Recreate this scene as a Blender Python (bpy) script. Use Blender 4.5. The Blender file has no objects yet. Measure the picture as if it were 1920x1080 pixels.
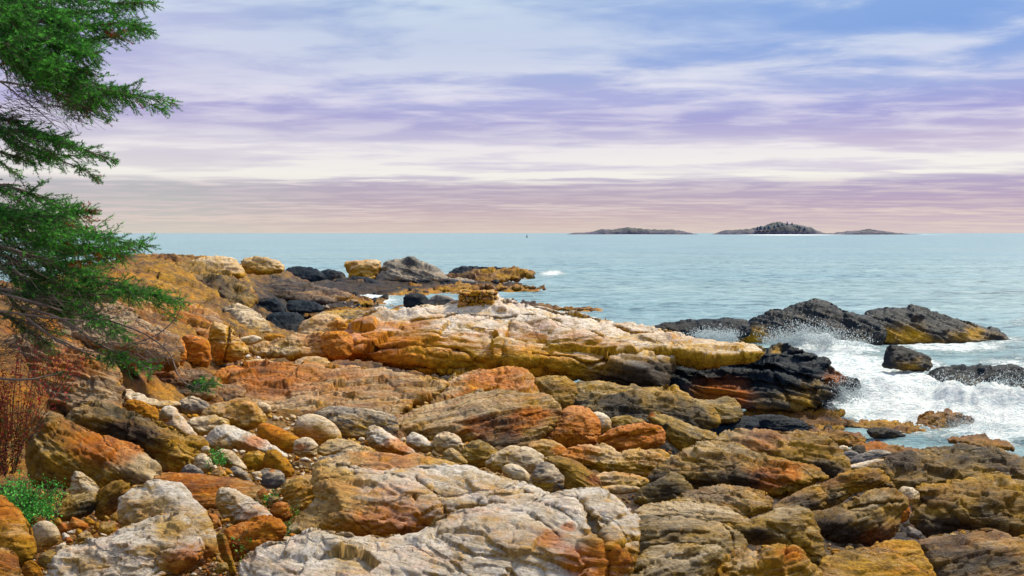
import bpy, math, random
import numpy as np
from mathutils import Vector
from mathutils.geometry import delaunay_2d_cdt

# ------------------------------------------------------------------ camera, sky, sun
SC = bpy.context.scene
COL = SC.collection
F = 1500.0
CAMH = 5.0
PITCH = math.atan(103.0 / F)
cam_d = bpy.data.cameras.new('camera'); cam = bpy.data.objects.new('camera', cam_d); COL.objects.link(cam)
cam.location = (0, 0, CAMH); cam.rotation_euler = (math.pi / 2 - PITCH, 0, 0)
cam_d.sensor_width = 36; cam_d.lens = F / 1920 * 36; cam_d.clip_start = 0.05; cam_d.clip_end = 80000
SC.camera = cam
SC.view_settings.view_transform = 'Standard'; SC.view_settings.look = 'None'
SC.view_settings.gamma = 1; SC.view_settings.exposure = 0.65

SUN_EL, SUN_AZ = math.radians(47), math.radians(52)      # azimuth from straight ahead towards the right
sd = bpy.data.lights.new('sun', 'SUN'); sd.energy = 3.9; sd.angle = math.radians(9); sd.color = (1, .90, .72)
sun = bpy.data.objects.new('sun', sd); COL.objects.link(sun)
sdir = Vector((math.sin(SUN_AZ) * math.cos(SUN_EL), math.cos(SUN_AZ) * math.cos(SUN_EL), math.sin(SUN_EL)))
sun.rotation_euler = sdir.to_track_quat('Z', 'Y').to_euler(); sun.location = (0, 0, 60)


def lin(r, g, b):
    f = lambda c: (c / 255 / 12.92) if c / 255 <= .04045 else ((c / 255 + .055) / 1.055) ** 2.4
    return (f(r), f(g), f(b), 1)


class NT:
    def __init__(s, tree): s.t = tree; tree.nodes.clear()

    def n(s, kind, **kw):
        nd = s.t.nodes.new(kind)
        for k, v in kw.items():
            if k.startswith('_'): setattr(nd, k[1:], v)
        return nd

    def link(s, a, b): s.t.links.new(a, b)

    def put(s, sock, v):
        if hasattr(v, 'is_output') or isinstance(v, bpy.types.NodeSocket): s.t.links.new(v, sock)
        else: sock.default_value = v

    def math(s, op, a, b=0.0, c=0.0, clamp=False):
        nd = s.t.nodes.new('ShaderNodeMath'); nd.operation = op; nd.use_clamp = clamp
        s.put(nd.inputs[0], a); s.put(nd.inputs[1], b)
        if len(nd.inputs) > 2: s.put(nd.inputs[2], c)
        return nd.outputs[0]

    def noise(s, vec, scale, detail=6, rough=.55, dist=0.0):
        nd = s.t.nodes.new('ShaderNodeTexNoise')
        s.put(nd.inputs['Vector'], vec); nd.inputs['Scale'].default_value = scale
        nd.inputs['Detail'].default_value = detail; nd.inputs['Roughness'].default_value = rough
        nd.inputs['Distortion'].default_value = dist
        return nd.outputs[0]

    def mapping(s, vec, loc=(0, 0, 0), rot=(0, 0, 0), scale=(1, 1, 1)):
        nd = s.t.nodes.new('ShaderNodeMapping'); s.put(nd.inputs['Vector'], vec)
        nd.inputs['Location'].default_value = loc; nd.inputs['Rotation'].default_value = rot
        nd.inputs['Scale'].default_value = scale
        return nd.outputs[0]

    def mix(s, fac, a, b, mode='MIX'):
        nd = s.t.nodes.new('ShaderNodeMix'); nd.data_type = 'RGBA'; nd.blend_type = mode
        s.put(nd.inputs[0], fac); s.put(nd.inputs[6], a); s.put(nd.inputs[7], b)
        return nd.outputs[2]

    def ramp(s, fac, stops, interp='LINEAR'):
        nd = s.t.nodes.new('ShaderNodeValToRGB'); s.put(nd.inputs[0], fac)
        cr = nd.color_ramp; cr.interpolation = interp
        while len(cr.elements) < len(stops): cr.elements.new(.5)
        for e, (p, c) in zip(cr.elements, stops): e.position = p; e.color = c
        return nd.outputs[0]

    def smooth(s, v, lo, hi):
        nd = s.t.nodes.new('ShaderNodeMapRange'); nd.interpolation_type = 'SMOOTHSTEP'
        s.put(nd.inputs[0], v); s.put(nd.inputs[1], lo); s.put(nd.inputs[2], hi)
        return nd.outputs[0]


W = bpy.data.worlds.new('World'); SC.world = W; W.use_nodes = True
k = NT(W.node_tree)
tc = k.n('ShaderNodeTexCoord').outputs['Generated']
sep = k.n('ShaderNodeSeparateXYZ'); k.link(tc, sep.inputs[0])
X_, Y_, Z_ = sep.outputs
zz = k.math('MAXIMUM', Z_, 0.0)
den = k.math('ADD', zz, .035)
cmb = k.n('ShaderNodeCombineXYZ')
k.link(k.math('DIVIDE', X_, den), cmb.inputs[0]); k.link(k.math('DIVIDE', Y_, den), cmb.inputs[1])
plan = cmb.outputs[0]
n1 = k.noise(k.mapping(plan, loc=(3.1, .7, 0), rot=(0, 0, .14), scale=(.32, .72, 1)), 1.25, 6, .50, .2)
n2 = k.noise(k.mapping(plan, loc=(8.3, 2.2, 4), rot=(0, 0, -.07), scale=(.13, .42, 1)), .9, 5, .5, .3)
n3 = k.noise(k.mapping(plan, loc=(1.3, 9.2, 2), rot=(0, 0, .24), scale=(.72, 1.1, 1)), 1.9, 7, .56, .25)
shade = k.ramp(zz, [(0, lin(219, 202, 194)), (.012, lin(208, 186, 186)), (.035, lin(190, 171, 186)), (.058, lin(182, 168, 192)),
                    (.075, lin(214, 206, 222)), (.105, lin(204, 196, 220)), (.135, lin(172, 167, 214)), (.16, lin(174, 176, 222)),
                    (.20, lin(168, 180, 222)), (.28, lin(152, 178, 222)), (.6, lin(190, 205, 235)), (1, lin(200, 212, 235))])
shade_r = k.ramp(zz, [(0, lin(214, 196, 200)), (.035, lin(182, 160, 190)), (.058, lin(172, 158, 196)), (.075, lin(222, 214, 226)),
                      (.105, lin(196, 182, 212)), (.135, lin(156, 152, 212)), (.17, lin(160, 176, 224)), (.22, lin(120, 158, 222)),
                      (.30, lin(140, 180, 230)), (1, lin(200, 212, 235))])
shade_l = k.ramp(zz, [(0, lin(214, 206, 196)), (.02, lin(198, 194, 190)), (.055, lin(186, 184, 190)), (.07, lin(226, 220, 222)),
                      (.105, lin(212, 204, 220)), (.14, lin(176, 168, 214)), (.2, lin(186, 186, 224)), (.3, lin(180, 194, 232)), (1, lin(200, 212, 235))])
light = k.ramp(zz, [(0, lin(226, 212, 198)), (.02, lin(222, 204, 200)), (.052, lin(214, 198, 206)), (.068, lin(247, 243, 236)),
                    (.10, lin(240, 234, 236)), (.15, lin(228, 222, 238)), (.2, lin(226, 230, 242)), (.28, lin(224, 238, 246)), (1, lin(228, 232, 242))])
sh = k.mix(k.smooth(X_, .05, .5), shade, shade_r)
sh = k.mix(k.smooth(X_, -.15, -.42), sh, shade_l)
cl = k.smooth(k.math('ADD', k.math('MULTIPLY', n1, .42), k.math('MULTIPLY', n3, .58)), k.math('SUBTRACT', .425, k.math('MULTIPLY', k.smooth(zz, .16, .24), .03)), k.math('SUBTRACT', .61, k.math('MULTIPLY', k.smooth(zz, .16, .24), .02)))
gap = k.smooth(n2, .40, .62)
cov = k.math('MULTIPLY', cl, k.math('ADD', k.math('MULTIPLY', gap, .45), .55))
band = k.math('MULTIPLY', k.smooth(zz, .056, .070), k.math('SUBTRACT', 1.0, k.smooth(zz, .085, .125)))
cov = k.math('ADD', cov, k.math('MULTIPLY', band, k.smooth(n1, .36, .6)), clamp=True)
# thin bright streak close above the horizon on the left
st = k.math('MULTIPLY', k.math('MULTIPLY', k.smooth(zz, .011, .016), k.math('SUBTRACT', 1.0, k.smooth(zz, .018, .023))), k.smooth(X_, .02, -.3))
cov = k.math('ADD', cov, k.math('MULTIPLY', st, k.smooth(n3, .3, .55)), clamp=True)
cloud = k.mix(cov, sh, light)
gapm = k.math('MULTIPLY', k.math('MULTIPLY', k.smooth(k.math('ADD', k.math('MULTIPLY', n2, .6), k.math('MULTIPLY', n3, .4)), .54, .44), k.smooth(zz, .15, .20)), k.smooth(X_, -.05, .25))
hz = k.mix(k.math('MULTIPLY', gapm, .42), cloud, lin(128, 164, 226))
sky = k.n('ShaderNodeTexSky'); sky.sky_type = 'NISHITA'; sky.sun_disc = False
sky.sun_elevation = SUN_EL; sky.sun_rotation = SUN_AZ; sky.air_density = 1; sky.dust_density = 1; sky.ozone_density = 1
bg1 = k.n('ShaderNodeBackground'); k.link(sky.outputs[0], bg1.inputs[0]); bg1.inputs[1].default_value = .08
bg2 = k.n('ShaderNodeBackground'); k.link(hz, bg2.inputs[0]); bg2.inputs[1].default_value = .63
mx = k.n('ShaderNodeMixShader'); mx.inputs[0].default_value = .93
k.link(bg1.outputs[0], mx.inputs[1]); k.link(bg2.outputs[0], mx.inputs[2])
wo = k.n('ShaderNodeOutputWorld'); k.link(mx.outputs[0], wo.inputs[0])

# ------------------------------------------------------------------ numbers
CAM = np.array([0, 0, CAMH]); cp, sp = math.cos(PITCH), math.sin(PITCH)


def ray(px, py):
    x = (np.asarray(px, float) - 960) / F; y = (540 - np.asarray(py, float)) / F
    return np.stack([x, cp + y * sp, -sp + y * cp], -1)


def atY(px, py, Y):
    r = ray(px, py); return CAM + r * (np.asarray(Y) / r[..., 1])[..., None]


def hash3(ix, iy, iz, s=0):
    h = (ix.astype(np.int64) * 374761393 + iy.astype(np.int64) * 668265263 + iz.astype(np.int64) * 2147483647 + s * 1274126177) & 0xffffffff
    h = ((h ^ (h >> 13)) * 1274126177) & 0xffffffff
    h = ((h ^ (h >> 16)) * 2246822519) & 0xffffffff
    return ((h ^ (h >> 15)) & 0xffffff) / float(0xffffff)


def vnoise(P, s=0):
    i = np.floor(P).astype(np.int64); f = P - i; f = f * f * f * (f * (f * 6 - 15) + 10)
    r = 0
    for dx in (0, 1):
        wx = f[:, 0] if dx else 1 - f[:, 0]
        for dy in (0, 1):
            wy = f[:, 1] if dy else 1 - f[:, 1]
            for dz in (0, 1):
                wz = f[:, 2] if dz else 1 - f[:, 2]
                r = r + wx * wy * wz * hash3(i[:, 0] + dx, i[:, 1] + dy, i[:, 2] + dz, s)
    return r * 2 - 1


ROT = np.array([[.36, .48, -.8], [-.8, .6, 0], [.48, .64, .6]])


def fbm(P, octv=5, s=0, gain=.5, ridged=False):
    a, r = 1., 0.
    for o in range(octv):
        v = vnoise(P, s + o)
        if ridged: v = 1 - 2 * np.abs(v)
        r = r + a * v; a *= gain; P = (P @ ROT.T) * 2.03
    return r


def facet(P, s=0):
    """chipped planes: each cell tilts its own way; returns (height, edge distance)"""
    i = np.floor(P - .5).astype(np.int64)
    best = np.full(len(P), 9e9); sec = best.copy(); val = np.zeros(len(P))
    for dx in (0, 1):
        for dy in (0, 1):
            for dz in (0, 1):
                c = i + np.array([dx, dy, dz])
                h = [hash3(c[:, 0], c[:, 1], c[:, 2], s + q) for q in range(6)]
                ctr = c + .15 + .7 * np.stack(h[:3], -1)
                d = P - ctr; dd = (d * d).sum(-1)
                v = ((np.stack(h[3:], -1) * 2 - 1) * d).sum(-1) + h[3] * .5
                m = dd < best
                sec = np.where(m, best, np.minimum(sec, dd)); val = np.where(m, v, val); best = np.where(m, dd, best)
    return val, np.sqrt(sec) - np.sqrt(best)


def layers(t, s=0, groove=.18):
    i = np.floor(t); f = t - i
    h0 = hash3(i.astype(np.int64), np.zeros(len(t), np.int64), np.zeros(len(t), np.int64), s)
    return (h0 - .5) - .5 * np.exp(-(np.minimum(f, 1 - f) / groove) ** 2)


def normals(V, T):
    fn = np.cross(V[T[:, 1]] - V[T[:, 0]], V[T[:, 2]] - V[T[:, 0]])
    N = np.zeros_like(V)
    for q in range(3): np.add.at(N, T[:, q], fn)
    return N / (np.linalg.norm(N, axis=1, keepdims=True) + 1e-12)


def mesh_from(name, V, T, mats, attrs=None, smooth=True, parent=None, loc=None):
    V = np.asarray(V, np.float32); T = np.asarray(T, np.int32); kk = T.shape[1]
    if loc is not None: V = V - np.asarray(loc, np.float32)
    me = bpy.data.meshes.new(name)
    me.vertices.add(len(V)); me.vertices.foreach_set('co', V.ravel())
    me.loops.add(T.size); me.loops.foreach_set('vertex_index', T.ravel())
    me.polygons.add(len(T)); me.polygons.foreach_set('loop_start', np.arange(0, T.size, kk, dtype=np.int32))
    me.polygons.foreach_set('loop_total', np.full(len(T), kk, np.int32))
    me.polygons.foreach_set('use_smooth', np.full(len(T), smooth))
    me.update(calc_edges=True)
    for an, av in (attrs or {}).items():
        av = np.asarray(av, np.float32)
        ty = {1: 'FLOAT', 3: 'FLOAT_VECTOR', 4: 'FLOAT_COLOR'}[1 if av.ndim == 1 else av.shape[1]]
        a = me.attributes.new(an, ty, 'POINT')
        a.data.foreach_set({'FLOAT': 'value', 'FLOAT_VECTOR': 'vector', 'FLOAT_COLOR': 'color'}[ty], av.ravel())
    me.materials.append(mats)
    o = bpy.data.objects.new(name, me); COL.objects.link(o)
    if loc is not None: o.location = loc
    if parent is not None: o.parent = parent
    return o


def tag(o, label=None, cat=None, group=None, kind=None):
    if label: o['label'] = label
    if cat: o['category'] = cat
    if group: o['group'] = group
    if kind: o['kind'] = kind
    return o


def empty(name, loc):
    o = bpy.data.objects.new(name, None); o.empty_display_size = .2; COL.objects.link(o); o.location = loc; return o


# ------------------------------------------------------------------ materials
def rock_material(name, base, strata=1.0, rough=.85, wet=0.0, speck=1.0):
    m = bpy.data.materials.new(name); m.use_nodes = True; k = NT(m.node_tree)
    p = k.n('ShaderNodeAttribute', _attribute_name='rp').outputs['Vector']
    la = k.n('ShaderNodeAttribute', _attribute_name='lich_shade')
    sp_ = k.n('ShaderNodeSeparateColor'); k.link(la.outputs['Color'], sp_.inputs[0])
    a_rust, a_white, a_ochre = sp_.outputs; a_dark = la.outputs['Alpha']
    sv = k.mapping(p, scale=(.55, .9, 6.5))
    nS = k.noise(sv, 1.3, 10, .68, .25)
    nS2 = k.noise(k.mapping(p, loc=(5, 3, 1), scale=(.8, 1.2, 14)), 2.0, 7, .65, .4)
    nA = k.noise(p, 1.3, 9, .66, .5)
    nB = k.noise(k.mapping(p, loc=(7, 1, 4), scale=(.8, 1, 1.8)), 1.9, 9, .64, .3)
    nC = k.noise(k.mapping(p, loc=(2, 8, 1), scale=(1, 1, 1.5)), 4.2, 10, .72, .2)
    nD = k.noise(p, 26, 8, .75)
    nE = k.noise(k.mapping(p, loc=(1, 2, 3), scale=(.7, .8, 1.8)), 11, 10, .8, .6)
    b = Vector(base); sx = min(.75, .3 + .38 * strata)
    dk = (*(b * .38), 1); mid = (*b, 1); lt = (min(1, b.x * 1.75 + .02), min(1, b.y * 1.72 + .02), min(1, b.z * 1.6 + .02), 1)
    sm = k.math('ADD', k.math('MULTIPLY', nS, .5 * strata), k.math('MULTIPLY', nE, 1 - .5 * strata))
    c = k.ramp(sm, [(.34, dk), (.47, mid), (.62, lt)])

    def mask(nz, a, w=.045):
        thr = k.math('SUBTRACT', .70, k.math('MULTIPLY', a, .42))
        return k.smooth(nz, k.math('SUBTRACT', thr, w), k.math('ADD', thr, w))
    mixn = lambda x, y, f: k.math('ADD', k.math('MULTIPLY', x, 1 - f), k.math('MULTIPLY', y, f))
    mo = mask(mixn(mixn(nA, nS, sx), nE, .35), a_ochre, .10)
    oc = k.ramp(nE, [(.33, (.10, .045, .003, 1)), (.46, (.32, .165, .010, 1)), (.57, (.55, .32, .03, 1)), (.7, (.74, .50, .11, 1))])
    c = k.mix(k.math('MULTIPLY', mo, .85), c, oc)
    mr = mask(mixn(mixn(nB, nS, sx * .8), nE, .42), a_rust, .10)
    rc = k.ramp(mixn(nE, nA, .4), [(.36, (.16, .03, .003, 1)), (.5, (.48, .125, .006, 1)), (.64, (.70, .29, .022, 1))])
    c = k.mix(k.math('MULTIPLY', mr, .5), c, rc)
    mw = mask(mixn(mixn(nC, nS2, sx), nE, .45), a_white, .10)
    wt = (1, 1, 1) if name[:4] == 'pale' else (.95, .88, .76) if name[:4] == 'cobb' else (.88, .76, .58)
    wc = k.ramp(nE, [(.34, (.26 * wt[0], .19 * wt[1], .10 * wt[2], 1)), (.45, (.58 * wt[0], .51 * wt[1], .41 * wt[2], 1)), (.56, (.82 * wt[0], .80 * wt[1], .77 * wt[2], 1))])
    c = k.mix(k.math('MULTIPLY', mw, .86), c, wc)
    nF = k.noise(k.mapping(p, loc=(9, 4, 7), scale=(.9, 1, 1.5)), 2.6, 9, .68, .5)
    mo2 = mask(mixn(nF, nE, .4), k.math('MULTIPLY', a_ochre, .66), .09)
    c = k.mix(k.math('MULTIPLY', mo2, .82), c, oc)
    c = k.mix(k.math('MULTIPLY', mr, .72), c, rc)
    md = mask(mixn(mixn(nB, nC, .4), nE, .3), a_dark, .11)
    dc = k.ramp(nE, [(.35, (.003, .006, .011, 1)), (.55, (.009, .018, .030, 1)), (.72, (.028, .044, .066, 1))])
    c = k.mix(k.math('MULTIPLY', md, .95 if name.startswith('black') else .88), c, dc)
    hs_ = k.n('ShaderNodeHueSaturation'); k.link(c, hs_.inputs['Color']); hs_.inputs['Saturation'].default_value = 1.05; hs_.inputs['Value'].default_value = 1.04; c = hs_.outputs[0]
    # mineral grain and hairline joints
    g = k.ramp(nD, [(.36, (.22, .17, .13, 1)), (.47, (.92, .9, .88, 1)), (.56, (1.0, 1, 1, 1)), (.68, (1.45, 1.42, 1.36, 1))])
    c = k.mix(.62 * speck, c, g, 'MULTIPLY')
    j = k.n('ShaderNodeTexVoronoi'); j.feature = 'DISTANCE_TO_EDGE'
    wv = k.n('ShaderNodeVectorMath'); wv.operation = 'ADD'
    nv = k.n('ShaderNodeTexNoise'); k.link(p, nv.inputs['Vector']); nv.inputs['Scale'].default_value = 2.5; nv.inputs['Detail'].default_value = 6
    sc_ = k.n('ShaderNodeVectorMath'); sc_.operation = 'SCALE'; sc_.inputs['Scale'].default_value = .5
    k.link(nv.outputs['Color'], sc_.inputs[0]); k.link(p, wv.inputs[0]); k.link(sc_.outputs[0], wv.inputs[1])
    k.link(k.mapping(wv.outputs[0], scale=(.8, 1.1, 2.4)), j.inputs['Vector']); j.inputs['Scale'].default_value = .5
    crack = k.smooth(j.outputs['Distance'], .004, .03)
    hs = k.math('ADD', k.math('MULTIPLY', nS2, .8 * strata), k.math('MULTIPLY', nE, .6))
    hs = k.math('ADD', hs, k.math('MULTIPLY', nD, .22))
    hs = k.math('ADD', hs, k.math('MULTIPLY', crack, .6))
    hs = k.math('ADD', hs, k.math('MULTIPLY', nS, .8 * strata))
    bp = k.n('ShaderNodeBump'); k.link(hs, bp.inputs['Height']); bp.inputs['Strength'].default_value = .95
    bp.inputs['Distance'].default_value = .075
    bs = k.n('ShaderNodeBsdfPrincipled'); k.link(c, bs.inputs['Base Color'])
    rr = k.math('SUBTRACT', rough, k.math('MULTIPLY', md, .42 + wet))
    k.put(bs.inputs['Roughness'], k.math('MAXIMUM', rr, .52)); k.put(bs.inputs['Specular IOR Level'], k.math('SUBTRACT', .30, k.math('MULTIPLY', md, .22)))
    k.link(bp.outputs[0], bs.inputs['Normal'])
    out = k.n('ShaderNodeOutputMaterial'); k.link(bs.outputs[0], out.inputs[0])
    return m


BASES = {'pale': ((.42, .29, .14), .55), 'tan': ((.32, .185, .045), .6), 'olive': ((.20, .145, .045), 1.0), 'brown': ((.16, .09, .028), 1.0),
         'grey': ((.12, .115, .12), .8), 'purple': ((.26, .155, .09), 1.2), 'black': ((.015, .028, .038), .9), 'strata': ((.32, .205, .08), 1.3),
         'cobble': ((.40, .27, .13), .25), 'weed': ((.19, .09, .012), .3)}
MAT = {n_: rock_material(n_ + '_rock', b, s) for n_, (b, s) in BASES.items()}
# kind -> base material, rust, white, ochre, dark
KIND = {'white': ('pale', .28, .80, .67, .08), 'gold': ('tan', .34, .46, .76, .22), 'rusty': ('tan', .66, .44, .60, .14),
        'olive': ('olive', .10, .32, .54, .38), 'brown': ('olive', .30, .32, .62, .38), 'grey': ('grey', .15, .34, .34, .22),
        'purple': ('purple', .30, .36, .40, .38), 'black': ('black', .06, -.3, .30, .74), 'strata': ('strata', .34, .38, .56, .32),
        'tan': ('tan', .30, .26, .60, .12), 'cobble': ('cobble', .20, .58, .56, .05), 'weed': ('weed', .36, -.3, .50, .46),
        'cobblegold': ('tan', .42, .18, .78, .02), 'blue': ('grey', .06, .30, .10, .20)}


def plain(name, col, rough=.8, var=.25, scale=20, trans=0, attr=None, spec=.3):
    m = bpy.data.materials.new(name); m.use_nodes = True; k = NT(m.node_tree)
    o = k.n('ShaderNodeTexCoord').outputs['Object']
    n = k.noise(o, scale, 5, .6)
    if attr:
        col_s = k.n('ShaderNodeAttribute', _attribute_name=attr).outputs['Color']
    else:
        cc = k.n('ShaderNodeRGB'); cc.outputs[0].default_value = (*col, 1); col_s = cc.outputs[0]
    f = k.ramp(n, [(.3, (1 - var,) * 3 + (1,)), (.7, (1 + var,) * 3 + (1,))])
    c = k.mix(1.0, col_s, f, 'MULTIPLY')
    b = k.n('ShaderNodeBsdfPrincipled'); k.link(c, b.inputs['Base Color']); b.inputs['Roughness'].default_value = rough
    b.inputs['Specular IOR Level'].default_value = spec
    out = k.n('ShaderNodeOutputMaterial')
    if trans:
        t = k.n('ShaderNodeBsdfTranslucent'); k.link(c, t.inputs[0]); mxx = k.n('ShaderNodeMixShader'); mxx.inputs[0].default_value = trans
        k.link(b.outputs[0], mxx.inputs[1]); k.link(t.outputs[0], mxx.inputs[2]); k.link(mxx.outputs[0], out.inputs[0])
    else: k.link(b.outputs[0], out.inputs[0])
    return m


# ------------------------------------------------------------------ the lie of the land: (pixel x, pixel y, distance)
LAND = [(-300, 1080, 4.2), (0, 1080, 4.3), (480, 1080, 4.3), (960, 1080, 4.4), (1400, 1080, 5.0), (1900, 1080, 5.6), (2300, 1080, 6),
        (-300, 950, 6.0), (100, 950, 6.3), (500, 950, 6.5), (1000, 950, 6.9), (1400, 950, 8.2), (1800, 950, 9.4), (2200, 950, 10),
        (-300, 860, 7.5), (100, 860, 8.4), (500, 860, 8.8), (900, 860, 9.6), (1250, 870, 11), (1550, 870, 13.4), (1750, 862, 16.3), (1900, 872, 16.6), (2200, 860, 17.5),
        (300, 800, 10.4), (600, 800, 11.2), (900, 800, 12.2), (1200, 800, 14.8), (1400, 803, 18.3), (1560, 800, 20.3), (1700, 822, 19.3),
        (0, 760, 9.6), (200, 760, 11.4), (450, 760, 13), (700, 760, 14), (1000, 760, 16), (1300, 765, 20.2), (1500, 768, 22.4),
        (330, 700, 14.5), (460, 700, 17), (700, 705, 19), (1000, 715, 20.5), (1130, 728, 20.5), (1050, 712, 24), (940, 705, 24), (1150, 725, 24), (1250, 742, 21), (1400, 775, 20.0),
        (450, 640, 24), (-300, 650, 9), (0, 640, 10.5), (170, 640, 13.2), (300, 640, 16.5), (-300, 520, 11), (0, 545, 14), (150, 545, 19), (250, 560, 22),
        (330, 560, 25), (220, 484, 33), (320, 486, 35), (400, 484, 38), (520, 498, 46), (420, 560, 30), (560, 545, 52), (640, 520, 72), (700, 530, 74), (800, 525, 76), (900, 512, 92), (980, 515, 94),
        (500, 570, 38), (600, 580, 44), (600, 530, 62), (660, 548, 62), (1000, 540, 70.5), (1090, 580, 51.5), (930, 575, 51), (620, 562, 54), (670, 590, 44), (520, 610, 34)]
SEAPT = [(900, 30, -.2), (1200, 32, -.8), (1500, 30, -.9), (1800, 30, -.9), (2200, 26, -1), (760, 45, -.1), (760, 57, -.4), (900, 62, -.4), (860, 57, -.4), (1100, 60, -1), (1100, 46, -1), (1100, 75, -1),
         (1150, 100, -1.5), (1600, 60, -1.5), (2200, 60, -1.5), (1700, 22, -.6), (1900, 20, -.5), (1600, 23, -.4), (200, 48, -.6), (500, 60, -.4), (-300, 40, -1), (0, 45, -1),
         (700, 88, -1), (400, 90, -1.5), (900, 110, -1.5), (0, 90, -1.5), (2200, 19.5, -.6), (560, 74, -.6), (1020, 84, -.6), (1060, 92, -.8)]
C = []
for (px, py, Y) in LAND: C.append((px, math.log(Y), atY(px, py, Y)[2]))
for (px, Y, z) in SEAPT: C.append((px, math.log(Y), z))
C = np.array(C); Cu = np.stack([C[:, 0] / 300, C[:, 1] * 4], -1)
A = np.sqrt(((Cu[:, None] - Cu[None]) ** 2).sum(-1) + .02)
A = np.block([[A + np.eye(len(C)) * -.02, np.ones((len(C), 1))], [np.ones((1, len(C))), np.zeros((1, 1))]])
RW = np.linalg.solve(A, np.append(C[:, 2], 0))


def zg(X, Y):
    X = np.asarray(X, float); Y = np.maximum(np.asarray(Y, float), 3.0)
    u = np.stack([(X / Y * F + 960) / 300, np.log(Y) * 4], -1).reshape(-1, 2); out = np.empty(len(u))
    for s in range(0, len(u), 40000):
        q = u[s:s + 40000]
        out[s:s + 40000] = np.sqrt(((q[:, None] - Cu[None]) ** 2).sum(-1) + .02) @ RW[:-1] + RW[-1]
    return np.clip(out, -2, 6).reshape(X.shape)


def ground_hit(px, py):
    r = ray(px, py); r = r / r[1]
    Ys = np.exp(np.linspace(math.log(3.0), math.log(130), 500))
    z = zg(r[0] * Ys, Ys); rz = CAMH + r[2] * Ys
    below = np.nonzero(rz < np.maximum(z, -.05))[0]
    return float(Ys[below[0]]) if len(below) else None


OUTL = []


def inside(P, poly):
    x, y = P[:, 0], P[:, 1]; c = np.zeros(len(P), bool); n = len(poly)
    for i in range(n):
        x1, y1 = poly[i]; x2, y2 = poly[(i + 1) % n]
        if y1 == y2: continue
        m = ((y1 > y) != (y2 > y)) & (x < (x2 - x1) * (y - y1) / (y2 - y1) + x1); c ^= m
    return c


def segdist(P, a, b):
    d = b - a; t = np.clip(((P - a) @ d) / (d @ d + 1e-9), 0, 1)
    return np.linalg.norm(P - a - t[:, None] * d, axis=1)


def pathdist(P, pts):
    pts = np.array(pts, float); r = np.full(len(P), 1e9)
    for a, b in zip(pts[:-1], pts[1:]): r = np.minimum(r, segdist(P, a, b))
    return r


def rough_outline(poly, s, seed, amp, soft):
    P = np.array(poly, float)
    if soft:                       # corner cutting
        for _ in range(soft):
            Q = np.roll(P, -1, 0); P = np.stack([P * .78 + Q * .22, P * .22 + Q * .78], 1).reshape(-1, 2)
    Q = np.roll(P, -1, 0); L = np.linalg.norm(Q - P, axis=1); cum = np.append(0, np.cumsum(L)); n = max(10, int(cum[-1] / s))
    t = np.linspace(0, cum[-1], n, endpoint=False); idx = np.clip(np.searchsorted(cum, t, 'right') - 1, 0, len(P) - 1)
    f = ((t - cum[idx]) / np.maximum(L[idx], 1e-6))[:, None]; R = P[idx] * (1 - f) + Q[idx] * f
    tan = np.roll(R, -1, 0) - np.roll(R, 1, 0); nrm = np.stack([tan[:, 1], -tan[:, 0]], -1); nrm /= np.linalg.norm(nrm, axis=1, keepdims=True) + 1e-9
    S = max(6, math.sqrt(abs(poly_area(poly)))) 
    q = np.stack([R[:, 0] / S * 5, R[:, 1] / S * 5, np.full(n, seed * 1.7)], -1)
    return R + nrm * (fbm(q, 4, seed, .55) * amp * S * .5)[:, None]


def poly_area(p):
    p = np.array(p, float); q = np.roll(p, -1, 0); return .5 * float((p[:, 0] * q[:, 1] - q[:, 0] * p[:, 1]).sum())


NR = [0]


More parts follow.
